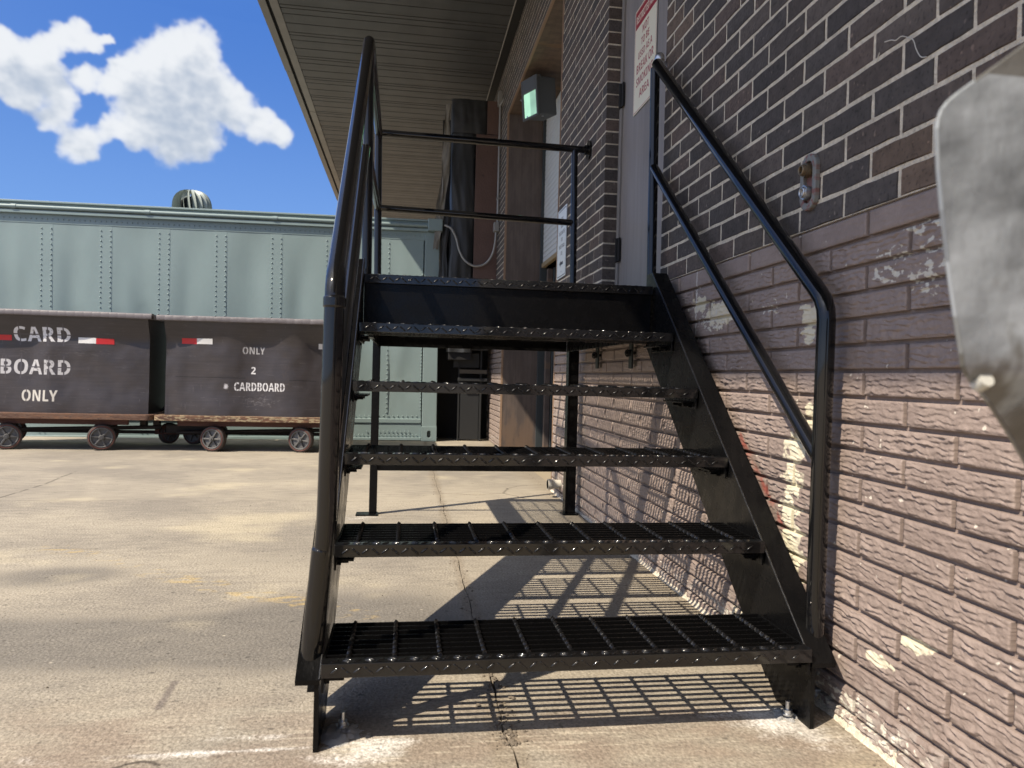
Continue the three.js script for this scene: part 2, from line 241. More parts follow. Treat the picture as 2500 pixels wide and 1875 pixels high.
  for (let i = 0; i < 200; i++) { const s = 0.0015 + 0.006 * Math.pow(r(), 3), g = new THREE.IcosahedronGeometry(s, 0), z = -1.72 - 0.5 * r() * r() - (r() < 0.4 ? 0.9 * r() : 0); g.scale(1.2, 0.6, 1); g.rotateY(r() * 6); g.translate(JX + 0.045 * (r() + r() + r() - 1.5), s * 0.4, z); crumbs.push(g); }
  const cr = mesh('loose_grit', merge(crumbs), std({ color: lin(0.16, 0.135, 0.105), roughness: 1 })); tag(cr, 'loose dark grit scattered along the wall foot and the cracked joint', 'grit', null, 'stuff');
}

// ------------------------------------------------------------------ the brick building with its canopy, door and dock opening
const PV = new THREE.Matrix4(); camera.updateProjectionMatrix(); PV.multiplyMatrices(camera.projectionMatrix, camera.matrixWorldInverse.copy(camera.matrixWorld).invert());
function onScreen(y0, y1, z0, z1) { if (Math.max(z0, z1) > -0.4) return 0; const c = [[y0, z0], [y0, z1], [y1, z1], [y1, z0]].map(([y, z]) => V(0, y, z).applyMatrix4(PV)); if (c.every((p) => Math.abs(p.x) > 1 || Math.abs(p.y) > 1)) return 0; let a = 0; for (let i = 0; i < 4; i++) { const p = c[i], q = c[(i + 1) % 4]; a += p.x * q.y - q.x * p.y; } return Math.abs(a / 2); }
const building = thing('brick_building', 'dark brick warehouse wall with painted lower courses, grey door and canopy', 'building');
const SOFFIT = 4.855, TOPLOW = 1.338, DRIP = [[1.740,-1.669],[1.733,-1.643],[1.725,-1.627],[1.726,-1.609],[1.713,-1.585],[1.698,-1.565],[1.671,-1.553],[1.646,-1.536],[1.638,-1.517],[1.617,-1.493],[1.607,-1.483]];
{
  const r = rng(77);
  const REG = [[0.9, -3.26, 0, SOFFIT], [-3.2601, -4.2899, 3.5, SOFFIT, 1.19], [-4.29, -5.64, 0, SOFFIT], [-5.643, -8.865, 4.11, SOFFIT], [-8.868, -13, 0, SOFFIT]];
  const inReg = (z0, z1, y) => { const out = []; for (const [a, b, lo, , under] of REG) { if (y < lo - 0.02 && !(y < (under || -1))) continue; const hi = Math.min(z0, a), l = Math.max(z1, b); if (hi - l > 0.02) out.push([hi, l, Math.abs(hi - a) < 1e-6 && a < 0 && !under]); } return out; };
  // --- upper bricks: 12-point faces with worn edges
  const tones = [[0.094, 0.08, 0.072], [0.106, 0.085, 0.074], [0.118, 0.089, 0.076], [0.098, 0.081, 0.072], [0.084, 0.074, 0.069], [0.111, 0.092, 0.081], [0.08, 0.07, 0.066]];
  function upperBrick(z0, z1, y0, y1, depth, simple) {
    const L = z0 - z1, Hh = y1 - y0, rim = [], j = () => 0.0034 * (r() - 0.5);
    const nl = simple ? 1 : 5, nh = simple ? 1 : 2;
    for (let i = 0; i < nl; i++) rim.push([z0 - (L * i) / nl, y0 + j()]); for (let i = 0; i < nh; i++) rim.push([z1 + j(), y0 + (Hh * i) / nh]); for (let i = 0; i < nl; i++) rim.push([z1 + (L * i) / nl, y1 + j()]); for (let i = 0; i < nh; i++) rim.push([z0 + j(), y1 - (Hh * i) / nh]);
    const n = rim.length, cz = (z0 + z1) / 2, cy = (y0 + y1) / 2, face = 0.0012 * (r() - 0.5), p = [], uv = [], ix = [], u0 = r() * 3, v0 = r() * 3, e = 0.0022;
    const put = (x, z, y) => { p.push(x, y, z); uv.push(u0 - z + x, v0 + y); };
    for (const [z, y] of rim) put(face, cz + (z - cz) * (1 - (2 * e) / L), cy + (y - cy) * (1 - (2 * e) / Hh));
    for (const [z, y] of rim) put(face + 0.003, z, y); for (const [z, y] of rim) put(face + 0.003, z, y); for (const [z, y] of rim) put(depth, z, y);
    for (let i = 1; i < n - 1; i++) ix.push(0, i, i + 1);
    for (let i = 0; i < n; i++) { const k = (i + 1) % n; ix.push(i, n + i, n + k, i, n + k, k); ix.push(2 * n + i, 3 * n + i, 3 * n + k, 2 * n + i, 3 * n + k, 2 * n + k); }
    const stain = (y0 < 1.47 && z1 > -1.78) || (y0 > 2.15 && y0 < 2.62 && z1 < -3.1 && z1 > -3.3), t = stain && r() < 0.75 ? [0.15, 0.108, 0.08] : tones[Math.floor(r() * tones.length)], q = 0.82 + 0.36 * r(), col = []; for (let i = 0; i < p.length / 3; i++) col.push(t[0] * q / 0.3, t[1] * q / 0.3, t[2] * q / 0.3);
    const g = new THREE.BufferGeometry(); g.setAttribute('position', new THREE.Float32BufferAttribute(p, 3)); g.setAttribute('uv', new THREE.Float32BufferAttribute(uv, 2)); g.setAttribute('color', new THREE.Float32BufferAttribute(col, 3)); g.setIndex(ix); const h = g.toNonIndexed(); h.computeVertexNormals(); return h;
  }
  const CH = 0.0748, BL = 0.2233, JT = 0.0105, list = [];
  for (let k = 0; TOPLOW - 0.003 + CH * k < SOFFIT - 0.02; k++) {
    const y0 = TOPLOW - 0.003 + CH * k, y1 = Math.min(y0 + CH, SOFFIT), head = k % 2 ? -1.4885 : -1.6;
    for (let i = -12; i < 54; i++) {
      const a = head - BL * i, b = a - BL;
      for (const [h, l, end] of inReg(a - JT / 2, b + JT / 2, y0)) list.push({ z0: h, z1: l, y0: y0 + JT / 2, y1: y1 - JT / 2, end, a: onScreen(y0, y1, h, l) * (h < -9.7 ? 0.01 : 1) * (l > -4.2 && h < -3.3 ? 0 : 1) });
    }
  }
  list.sort((p, q) => q.a - p.a);
  const stuff = [];
  list.forEach((b, i) => { const g = upperBrick(b.z0, b.z1, b.y0, b.y1, b.end ? 0.12 : 0.02, i >= 420); if (i < 300) mesh('brick', g, M.brick, building); else stuff.push(g); });
  mesh('brick_courses', mergeGeometries(stuff), M.brick, building).userData.kind = 'stuff';
  // --- painted lower bricks with a bark-like face
  const CREAM = [[1.085, -1.975, 0.045, 0.045], [1.035, -1.97, 0.035, 0.03], [0.79, -1.955, 0.035, 0.05], [0.69, -2.03, 0.06, 0.05], [0.6, -2.045, 0.05, 0.05], [0.5, -2.055, 0.055, 0.055], [0.43, -2.04, 0.055, 0.05], [0.37, -2.01, 0.05, 0.04], [0.29, -2.0, 0.03, 0.04], [1.14, -2.6, 0.13, 0.045], [1.19, -2.78, 0.09, 0.03], [0.22, -1.62, 0.05, 0.016], [0.3, -1.5, 0.05, 0.015], [0.08, -2.2, 0.2, 0.05]];
  const CHIPS = [[1.203, -1.6, 0.07, 0.022], [1.205, -1.47, 0.07, 0.02], [1.15, -1.5, 0.09, 0.035], [1.16, -1.63, 0.07, 0.03], [1.108, -1.5, 0.05, 0.02], [1.25, -1.5, 0.09, 0.02], [1.12, -1.9, 0.03, 0.03], [1.13, -2.2, 0.06, 0.03], [1.12, -2.65, 0.15, 0.05], [0.05, -2.0, 0.8, 0.05]];
  const RED = [[-2.39, 0.7], [-2.3, 0.62], [-2.2, 0.54], [-2.1, 0.455]];
  function paintAt(z, y, scale) {
    const big = fbm(z * 1.6 + 3, y * 2.2, 4), mid = fbm(z * 9, y * 9 + 20, 4), fine = fbm(z * 55, y * 55, 3);
    let c = mix3([0.24, 0.19, 0.168], [0.3, 0.24, 0.212], sstep(-0.35, 0.35, big + 0.6 * mid)); const k = 1 + 0.22 * fine; c = c.map((x) => x * k);
    // weathered, paint-thin zone beyond the stairs' back legs and along the foot
    const worn = Math.max(sstep(0.2, 0.02, y), 0.8 * sstep(-4.2, -4.9, z) * sstep(0.95, 0.4, y));
    c = mix3(c, [0.42, 0.385, 0.35], 0.75 * worn * sstep(-0.05, 0.22, fbm(z * 20 + 8, y * 26, 4)));
    let e = -9; for (const [cy, cz, rz, ry] of CREAM) e = Math.max(e, 1.15 - Math.hypot((z - cz) / rz, (y - cy) / ry)); 
    if (e > -0.6) c = mix3(c, [0.66, 0.61, 0.47], sstep(0.06, 0.16, e * 0.5 + 0.75 * fbm(z * 26, y * 30 + 4, 4)));
    let h = 0; for (const [cy, cz, rz, ry] of CHIPS) h = Math.max(h, 1.2 - Math.hypot((z - cz) / rz, (y - cy) / ry));
    c = mix3(c, [0.62, 0.59, 0.51], h > 0 ? sstep(0.22, 0.3, Math.min(h, 0.6) * 0.36 + 0.8 * fbm(z * 38 + 2, y * 60, 3)) : 0);
    const sp = noise(z * 62, y * 75 + 30) + 0.4 * noise(z * 17, y * 21); c = mix3(c, [0.64, 0.6, 0.52], 0.85 * sstep(0.57, 0.62, sp));
    const rd = seg(z, y, RED); if (rd < 0.03) c = mix3(c, [0.3, 0.045, 0.03], 0.75 * sstep(0.02, 0.006, rd + 0.02 * mid) * sstep(-0.15, 0.15, mid + 0.05));
    const drip = Math.abs(z + 2.815 + 0.006 * noise(y * 14, 3)); if (y > 1.05) c = mix3(c, [0.6, 0.58, 0.52], sstep(0.006, 0.003, drip));
    return c;
  }
  const nearT = colourMap(2048, 1024, (u, v) => paintAt(-0.9 - 2.8 * u, v * 1.36)), farT = colourMap(1024, 512, (u, v) => paintAt(-3.4 - 2.8 * u, v * 1.36));
  const pm = (map) => std({ map, roughness: 0.62, bumpMap: rep(grain, 2.8 / 0.22, 1.36 / 0.22), bumpScale: 0.0016 }), mN = pm(nearT), mF = pm(farT);
  const mapUV = (g, far) => { const p = g.attributes.position, uv = new Float32Array(p.count * 2), o = far ? 3.4 : 0.9; for (let i = 0; i < p.count; i++) { uv[2 * i] = (-p.getZ(i) - o) / 2.8; uv[2 * i + 1] = p.getY(i) / 1.36; } g.setAttribute('uv', new THREE.BufferAttribute(uv, 2)); return g; };
  function barkBrick(z0, z1, y0, y1, nz, ny, smooth, depth) {
    const tone = 0.0015 * (r() - 0.5), so = r() * 90, amp = smooth ? 0.0012 : 0.0056 * (0.65 + 0.6 * r()), L = z0 - z1, H = y1 - y0;
    const g = grid(nz + 2, ny + 2, (u, v) => {
      let a = (u * (nz + 2) - 1) / nz, b = (v * (ny + 2) - 1) / ny; const rim = a < 0 || a > 1 || b < 0 || b > 1; a = clamp(a); b = clamp(b);
      const z = z0 - a * L, y = y0 + b * H;
      if (rim) return [depth, y, z];
      const w1 = noise(z * 22 + so, y * 34), w2 = noise(z * 60 + so, y * 75 + 9), w3 = noise(z * 7 + so, y * 16 + 3), ph = (y + 0.010 * w1 + 0.005 * w2 + 0.010 * w3) / 0.0145, fr = ph - Math.floor(ph);
      let h = (1 - Math.pow(fr, 0.8)) * sstep(0, 0.16, fr) * (0.25 + 1.5 * Math.max(0, 0.3 + noise(z * 26 + so, Math.floor(ph) * 3.7 + so))) + 0.45 * noise(z * 45 + so, y * 60) + 0.25 * noise(z * 110, y * 120 + so);
      const edge = Math.min(Math.min(a, 1 - a) * L, Math.min(b, 1 - b) * H), soft = sstep(0, 0.006, edge);
      return [-0.002 - tone - amp * (h - 0.25) * (0.35 + 0.65 * soft) + (1 - soft) * 0.0025, y, z];
    });
    return g;
  }
  const CL = 0.068, LB = 0.3225, strip = [];
  for (let k = -1; k < 19; k++) {
    const y0 = Math.max(0.0, 0.04 + CL * k), y1 = k === 18 ? TOPLOW - 0.002 : 0.04 + CL * (k + 1), head = k % 2 ? -1.553 : -1.714;
    for (let i = -6; i < 28; i++) {
      const a = head - LB * i, b = a - LB;
      for (const [h, l, end] of inReg(a - 0.0055, b + 0.0055, y0)) {
        if (h > -0.85) { continue; }
        const px = Math.sqrt(onScreen(y0, y1, h, l)) * 400, nz = px > 26 ? 72 : px > 14 ? 44 : 20, ny = px > 26 ? 26 : px > 14 ? 18 : 10;
        const g = mapUV(barkBrick(h, l, y0 + 0.005, y1 - 0.005, nz, ny, k === 18, end ? 0.12 : 0.022), (h + l) / 2 < -3.55);
        if (h < -5.7) strip.push(g); else mesh('painted_brick', g, (h + l) / 2 < -3.55 ? mF : mN, building);
      }
    }
  }
  mesh('painted_brick_courses', mergeGeometries(strip), mF, building).userData.kind = 'stuff';
  // --- mortar behind the faces
  const up = [bx(0.0022, 0.3, TOPLOW, SOFFIT, 6, -3.263, 0), bx(0.0022, 0.3, 3.5, SOFFIT, -3.263, -4.287, 0), bx(0.0022, 0.3, TOPLOW, SOFFIT, -4.2935, -5.637, 0), bx(0.0022, 0.3, 4.11, SOFFIT, -5.637, -8.865, 0), bx(0.0022, 0.3, TOPLOW, SOFFIT, -8.872, -30, 0)];
  mesh('mortar', merge(up), M.mortar, building);
  const lowN = merge([bx(0.0125, 0.3, -0.1, TOPLOW, 6, -3.263, 0)]), lowF = merge([bx(0.0125, 0.3, -0.1, 1.199, -3.2631, -4.2934, 0), bx(0.0125, 0.3, -0.1, TOPLOW, -4.2935, -5.637, 0), bx(0.0125, 0.3, -0.1, TOPLOW, -8.872, -30, 0)]);
  mesh('painted_mortar', mapUV(lowN), mN, building); mesh('painted_mortar', mapUV(lowF, true), mF, building);
  // broken pale mortar along the foot of the wall
  const cove = grid(420, 5, (u, v) => { const z = mix(-1.0, -5.63, u), w = 0.012 + 0.03 * clamp(0.5 + fbm(z * 7, 3, 4)), hgt = 0.012 + 0.045 * clamp(0.45 + 1.2 * fbm(z * 9, 40, 4)); return [mix(-w, 0.004, Math.pow(v, 0.8)) + 0.006 * noise(z * 60, v * 5), -0.006 + hgt * v * v + 0.005 * noise(z * 45, v * 7 + 3), z]; });
  { const p = cove.attributes.position, uv = cove.attributes.uv; for (let i = 0; i < p.count; i++) uv.setXY(i, -p.getZ(i), p.getX(i) * 1.3 + p.getY(i)); }
  const keep = []; { const ix = cove.index.array; for (let i = 0; i < ix.length; i += 3) { const z = cove.attributes.position.getZ(ix[i]); if (z < -3.27 && z > -4.28 && false) continue; keep.push(ix[i], ix[i + 1], ix[i + 2]); } cove.setIndex(keep); }
  mesh('mortar_debris', cove, M.mortar, building).userData.kind = 'stuff';
  mesh('mortar_drip', merge([new THREE.TubeGeometry(new THREE.CatmullRomCurve3(DRIP.slice(0, 9).map(([y, z]) => V(-0.0004, y, z))), 60, 0.0013, 6), new THREE.TubeGeometry(new THREE.CatmullRomCurve3([V(-0.0004, 1.722, -1.688), V(-0.0004, 1.712, -1.696), V(-0.0004, 1.703, -1.701)]), 12, 0.0011, 6)]), std({ color: lin(0.6, 0.58, 0.52), roughness: 0.9 }), building);
  // --- grey steel door, set back in its opening above the platform
  const dt = colourMap(512, 1024, (u, v) => { const n = fbm(u * 5, v * 3, 4, 5), s = fbm(u * 30, v * 4, 4), d = sstep(0.33, 0.5, fbm(u * 14 + 5, v * 22, 4)); const k = 1 + 0.35 * n + 0.25 * s; return mix3([0.25 * k, 0.225 * k, 0.207 * k], [0.1, 0.095, 0.09], 0.5 * d); });
  const md = std({ map: dt, roughness: 0.5, bumpMap: rep(grain, 2), bumpScale: 0.0006 }), mFr = std({ color: lin(0.24, 0.225, 0.212), roughness: 0.45 });
  const door = part('door', building), dg = bx(0.09, 0.135, 1.31, 3.44, -3.315, -4.235, 0.003); { const p = dg.attributes.position, uv = dg.attributes.uv; for (let i = 0; i < p.count; i++) uv.setXY(i, (-3.315 - p.getZ(i)) / 0.92, (p.getY(i) - 1.31) / 2.13); }
  mesh('door_leaf', dg, md, door);
  mesh('door_frame', merge([bx(0.06, 0.16, 1.295, 3.498, -3.266, -3.309, 0.004), bx(0.078, 0.16, 1.295, 3.498, -4.241, -4.2835, 0.004), bx(0.06, 0.16, 3.447, 3.498, -3.31, -4.24, 0.004)]), mFr, door);
  for (const y of [1.66, 2.58]) mesh('hinge', merge([rod(V(0.072, y - 0.07, -4.238), V(0.072, y + 0.07, -4.238), 0.011, 10), bx(0.074, 0.084, y - 0.07, y + 0.07, -4.2, -4.275, 0.001)]), M.dark, door);
  mesh('door_sill', bx(0.004, 0.3, 1.2, 1.294, -3.266, -4.2835, 0.002), M.dark, building);
  mesh('door_backing', bx(0.165, 0.3, 1.295, 3.498, -3.266, -4.2835, 0), M.dark, building);
  // --- canopy: boards, trim, fascia
  const sb = std({ map: rep(colourMap(256, 512, (u, v) => { const n = fbm(u * 4, v * 24, 4), d = fbm(u * 9 + 5, v * 3, 4); const k = 1 + 0.5 * n + 0.5 * d; return [0.056 * k, 0.056 * k, 0.058 * k]; }), 0.4, 0.4), roughness: 0.55 });
  const canopy = part('canopy', building); let z = -7.0; const off = [0.13, 0.22, 0.225, 0.073];
  while (z > -19.5) for (const w of off) { const g = bx(-2.61, -0.1, SOFFIT, SOFFIT + 0.014, z - 0.007, z - w + 0.007, 0.004); mesh('soffit_board', g, sb, canopy); z -= w; }
  mesh('soffit_deck', merge([bx(-2.78, 0.3, SOFFIT + 0.0145, SOFFIT + 0.16, 6, -30, 0), bx(-2.61, -0.1, SOFFIT, SOFFIT + 0.0142, 6, -7.0, 0), bx(-2.61, -0.1, SOFFIT, SOFFIT + 0.0142, z, -30, 0)]), std({ color: lin(0.008, 0.007, 0.0065), roughness: 0.9 }), canopy);
  mesh('wall_trim', merge([bx(-0.098, 0, SOFFIT - 0.012, SOFFIT + 0.0142, 6, -30, 0.002)]), std({ color: lin(0.014, 0.013, 0.0125), roughness: 0.7 }), canopy);
  mesh('trim_bead', rod(V(-0.104, SOFFIT - 0.002, 6), V(-0.104, SOFFIT - 0.002, -30), 0.007, 6), std({ color: lin(0.3, 0.28, 0.26), roughness: 0.5 }), canopy);
  const ft = std({ map: rep(colourMap(256, 256, (u, v) => { const k = 1 + 0.35 * fbm(u * 5, v * 5, 5, 5); return [0.19 * k, 0.175 * k, 0.16 * k]; }), 0.5), roughness: 0.55 });
  for (let i = 0; i < 12; i++) { const a = 4 - 3.1 * i, b = a - 3.095; mesh('soffit_trim', bx(-2.705, -2.612, SOFFIT - 0.005 - 0.004 * (i % 2), SOFFIT + 0.014, a, b, 0.003), ft, canopy); }
  for (let i = 0; i < 10; i++) { const a = 4.4 - 3.6 * i, b = a - 3.595, o = 0.006 * (i % 2); mesh('fascia', merge([bx(-2.815 - o, -2.74, SOFFIT - 0.012, SOFFIT + 0.004, a, b, 0.003), bx(-2.82 - o, -2.805 - o, SOFFIT - 0.01, SOFFIT + 0.2, a, b, 0.003)]), ft, canopy); }
  mesh('roof_edge', bx(-2.8, 4, SOFFIT + 0.161, SOFFIT + 0.22, 6, -30, 0), M.dark, canopy);
  // --- dock opening: rusty lintel, brown steel jambs, white slatted door half open, dark inside
  const rust = colourMap(512, 1024, (u, v) => { const n = fbm(u * 5, v * 12, 5, 5), s = fbm(u * 26, v * 3, 4), p = sstep(0.22, 0.4, fbm(u * 16, v * 30 + 4, 4)); let c = mix3([0.085, 0.067, 0.06], [0.12, 0.095, 0.084], sstep(-0.3, 0.3, n + 0.5 * s)); c = mix3(c, [0.17, 0.105, 0.06], 0.5 * sstep(0.0, 0.3, n + 0.35 * (0.16 - v) * 6) * sstep(0.2, 0.0, v)); return mix3(c, [0.05, 0.04, 0.036], 0.6 * p); });
  const mb = std({ map: rust, roughness: 0.62, bumpMap: rep(grain, 2), bumpScale: 0.0012 });
  const jam = bx(0.0, 0.46, 0, 4.108, -8.866, -8.9, 0.003); { const p = jam.attributes.position, uv = jam.attributes.uv; for (let i = 0; i < p.count; i++) uv.setXY(i, p.getX(i) / 0.5, p.getY(i) / 4.11); }
  const dock = part('dock_opening', building); mesh('jamb_plate', jam, mb, dock);
  mesh('jamb_plate', bx(0.01, 0.46, 0, 4.108, -5.6, -5.634, 0.003), mb, dock);
  mesh('lintel_plate', bx(-0.003, 0.6, 4.098, 4.11, -5.64, -8.864, 0.001), std({ map: rust, color: lin(1.1, 0.95, 0.75), roughness: 0.7 }), dock);
  const mt = std({ color: lin(0.27, 0.18, 0.12), roughness: 0.75, bumpMap: rep(grain, 4), bumpScale: 0.002 });
  mesh('edge_angle', merge([bx(-0.006, 0.02, 4.09, 4.112, -5.63, -8.866, 0.002), bx(-0.006, 0.02, 0, 4.11, -8.862, -8.88, 0.002)]), mt, dock);
  mesh('edge_angle', bx(-0.006, 0.02, 0, 4.11, -5.632, -5.652, 0.002), mt, dock);
  const shutter = part('roll_up_door', building), ws = std({ color: lin(0.62, 0.66, 0.68), roughness: 0.45, bumpMap: rep(smudge, 1.3), bumpScale: 0.0005 });
  for (let y = 2.29; y < 4.09; y += 0.06) mesh('slat', bx(0.47, 0.492, y + 0.002, y + 0.058, -5.66, -8.82, 0.008), ws, shutter);
  mesh('bottom_bar', bx(0.455, 0.505, 2.235, 2.288, -5.66, -8.82, 0.006), std({ color: lin(0.32, 0.25, 0.15), roughness: 0.6 }), shutter);
  mesh('track', merge([bx(0.44, 0.53, 0, 4.1, -8.826, -8.864, 0.003), bx(0.55, 0.6, 0, 2.2, -8.5, -8.54, 0.003)]), std({ color: lin(0.06, 0.072, 0.078), roughness: 0.5, metalness: 0.4 }), shutter);
  mesh('guide_post', bx(0.50, 0.56, 0, 2.2, -8.62, -8.7, 0.003), mb, shutter);
  const room = std({ color: lin(0.05, 0.05, 0.05), roughness: 0.95 });
  mesh('interior', merge([bx(4, 4.2, -0.1, 5, 6, -31, 0), bx(0.3, 4, -0.12, -0.02, 6, -31, 0), bx(0.301, 4, 0, 5, -5.3, -5.4, 0), bx(0.301, 4, 0, 5, -9.2, -9.3, 0), bx(0.47, 0.6, 4.11, 5, -5.64, -8.86, 0), bx(0.0, 4, 0, 5, -30, -30.2, 0), bx(0.0, 4, 0, 5, 6, 6.2, 0)]), room, building);
}
// ------------------------------------------------------------------ black steel staircase
{
  const st = thing('steel_staircase', 'glossy black steel stairs with open grating treads and pipe rails', 'staircase');
  const XL = -1.333, XR = -0.113, RISE = 0.216, RUN = 0.2604, Y1 = 0.211, Z1 = -1.723;
  const profile = [[-1.735, 0], [-1.735, 0.168], [-3.045, 1.345], [-3.12, 1.345], [-3.12, 1.05], [-1.91, 0.0]];
  // stringers: web, sloping flanges, bent foot
  for (const side of [1, -1]) {
    const s = part('stringer', st), web = side > 0 ? [-0.107, -0.096] : [-1.349, -1.338], out = side > 0 ? -0.042 : -1.392, a = side > 0 ? web[1] : web[0];
    mesh('web', prism(profile, web[0], web[1]), M.paint, s);
    const T = [-1.731, 0.1715], E = [-3.05, 1.3535], d = Math.hypot(E[0] - T[0], E[1] - T[1]), n = [(E[1] - T[1]) / d * 0.011, -(E[0] - T[0]) / d * 0.011];
    mesh('top_flange', prism([[T[0], T[1] - 0.012], [T[0] + 0.002, T[1]], [E[0], E[1]], [E[0] - 0.07, E[1]], [E[0] - 0.07, E[1] - 0.013], [E[0] + n[0] * 0.2, E[1] - 0.0135]], side > 0 ? -0.1085 : -1.3365, out), M.paint, s);
    mesh('glint_rod', rod(V(side > 0 ? -0.1085 : -1.3365, T[1] + 0.0008, T[0]), V(side > 0 ? -0.1085 : -1.3365, E[1] + 0.0008, E[0]), 0.0032, 8), M.gloss, s);  // glossy rod added to give the flange edge its bright highlight
    mesh('bottom_flange', prism([[-1.972, 0.04], [-1.955, 0.048], [-3.118, 1.057], [-3.118, 1.036]], side > 0 ? -0.1065 : -1.3385, out), M.paint, s);
    // clip angle and anchor at the foot
    const cx = side > 0 ? [-0.15, -0.1075] : [-1.3375, -1.25];
    const cl = part('foot_clip', st); mesh('grout_pad', (() => { const gx = (cx[0] + cx[1]) / 2, g = grid(56, 12, (u, v) => { const a = u * 6.2832, R0 = side > 0 ? 0.05 : 0.066, R = (R0 * 0.92 + 0.03 * noise(Math.cos(a) * 1.7 + 4, Math.sin(a) * 1.7 + side) + 0.012 * noise(Math.cos(a) * 6, Math.sin(a) * 6 + 9)) * (1 - v), qx = R * Math.cos(a), qz = R * Math.sin(a); return [gx + R * Math.cos(a) * 0.95, -0.001 + 0.010 * sstep(0, 0.7, v) + 0.006 * noise(qx * 45, qz * 45 + side) * sstep(0, 0.2, v) + 0.003 * noise(qx * 130, qz * 130), -1.815 - R * Math.sin(a)]; }); return g; })(), std({ color: lin(0.5, 0.5, 0.49), roughness: 0.95, bumpMap: rep(grain, 3), bumpScale: 0.003 }), cl);
    const ax = side > 0 ? -0.132 : -1.29, az = side > 0 ? -1.80 : -1.84;
    mesh('anchor_bolt', merge([(() => { const g = new THREE.CylinderGeometry(0.0125, 0.0125, 0.013, 6); g.translate(ax, 0.0175, az); return g; })(), rod(V(ax, 0.02, az), V(ax, 0.046, az), 0.0062, 10), (() => { const g = new THREE.CylinderGeometry(0.016, 0.016, 0.003, 16); g.translate(ax, 0.0125, az); return g; })()]), M.zinc, cl);
  }
  // raised lugs of the checkered nosings
  const lug = (x, y, z, rot, flat, k = 1) => { const g = new THREE.SphereGeometry(1, 8, 5); g.scale(0.0125 * k, 0.0031, 0.0028); g.rotateZ(rot); if (flat) g.rotateX(-Math.PI / 2); g.translate(x, y, z); return g; };
  const nosing = (x0, x1, y, z, dropFace, deep) => {
    const l = [bx(x0, x1, y - dropFace, y, z, z - 0.005, 0.0015), bx(x0, x1, y - 0.005, y, z - 0.001, z - deep, 0.0015)]; let i = 0;
    for (let x = x0 + 0.03; x < x1 - 0.02; x += 0.026, i++) {
      if (i % 2 === 0) { l.push(lug(x, y - dropFace * 0.5, z + 0.0004, 0.62)); if (deep > 0.02) { l.push(lug(x, y + 0.0003, z - deep * 0.45, 0.6, true)); } } else { l.push(lug(x - 0.004, y - dropFace * 0.42, z - 0.0006, -0.72, false, 0.75)); l.push(lug(x + 0.006, y - dropFace * 0.66, z - 0.0006, -0.72, false, 0.75)); if (deep > 0.02) { l.push(lug(x, y + 0.0003, z - deep * 0.38, -0.5, true)); l.push(lug(x + 0.004, y + 0.0003, z - deep * 0.62, -0.5, true)); } }
    }
    return boxUV(merge(l));
  };
  const twist = (() => { const g = new THREE.BoxGeometry(0.0086, 0.0086, 1, 1, 1, 60); return (len, turns) => { const k = g.clone(), p = k.attributes.position; for (let i = 0; i < p.count; i++) { const t = p.getZ(i), a = t * turns * Math.PI * 2, x = p.getX(i), y = p.getY(i); p.setXYZ(i, x * Math.cos(a) - y * Math.sin(a), x * Math.sin(a) + y * Math.cos(a), t * len); } k.computeVertexNormals(); return k.toNonIndexed(); }; })();
  const tw = twist(0.25, 4.2); tw.computeVertexNormals(); const bar = bx(XL + 0.006, XR - 0.006, -0.03, 0, -0.0024, 0.0024, 0.0008);
  const CB = []; for (let i = 0; i < 11; i++) CB.push(-0.189 - 0.1085 * i);
  const tr = rng(3);
  for (let k = 0; k < 5; k++) {
    const t = part('tread', st), y = Y1 + RISE * k, z = Z1 - RUN * k; t.position.set(0, y, z);
    mesh('nosing', nosing(XL, XR, 0, 0, 0.034, 0.036), M.gloss, t);
    for (let i = 0; i < 8; i++) mesh('bearing_bar', bar, M.paint, t).position.set(0, -0.001, -0.058 - 0.0322 * i);
    for (const x of CB) mesh('cross_bar', tw, M.gloss, t).position.set(x, -0.0005, -0.16);
    for (const [a, b] of [[XL, XL + 0.006], [XR - 0.006, XR]]) mesh('end_plate', bx(a, b, -0.07, -0.0005, -0.006, -0.284, 0.001), M.paint, t);
    for (const sd of [-1, 1]) {                                              // carrier angle and bolts under each end
      const x0 = sd < 0 ? XL : XR, x1 = x0 - sd * 0.05, l = [bx(Math.min(x0, x1), Math.max(x0, x1), -0.052, -0.046, -0.03, -0.22, 0.001)];
      for (const bz of [-0.06, -0.16]) { l.push(rod(V(x0 - sd * 0.002, -0.058, bz), V(x0 - sd * 0.034, -0.058, bz), 0.006, 8)); l.push(rod(V(x0 - sd * 0.004, -0.058, bz), V(x0 - sd * 0.014, -0.058, bz), 0.0115, 6)); }
      mesh('carrier_clip', merge(l), M.paint, t);
    }
  }
  // platform
  const p = part('platform', st), PY = Y1 + RISE * 5, PZ = Z1 - RUN * 5, PB = -4.68;
  mesh('nosing', nosing(XL, XR, PY, PZ, 0.036, 0.036), M.gloss, p);
  mesh('front_channel', merge([bx(XL + 0.003, XR - 0.003, 1.05, PY - 0.034, PZ - 0.014, PZ - 0.022, 0.001), bx(XL + 0.003, XR - 0.003, 1.046, 1.054, PZ - 0.0225, PZ - 0.07, 0.001)]), M.paint, p);
  for (const x of [XL, XR]) mesh('side_channel', bx(x - 0.005, x + 0.005, 1.06, PY + 0.002, -3.125, PB, 0.001), M.paint, p);
  mesh('back_channel', bx(XL + 0.006, XR - 0.006, 1.06, PY, PB, PB - 0.01, 0.001), M.paint, p);
  for (let z = PZ - 0.058; z > PB + 0.01; z -= 0.0338) mesh('bearing_bar', bar, M.paint, p).position.set(0, PY - 0.001, z);
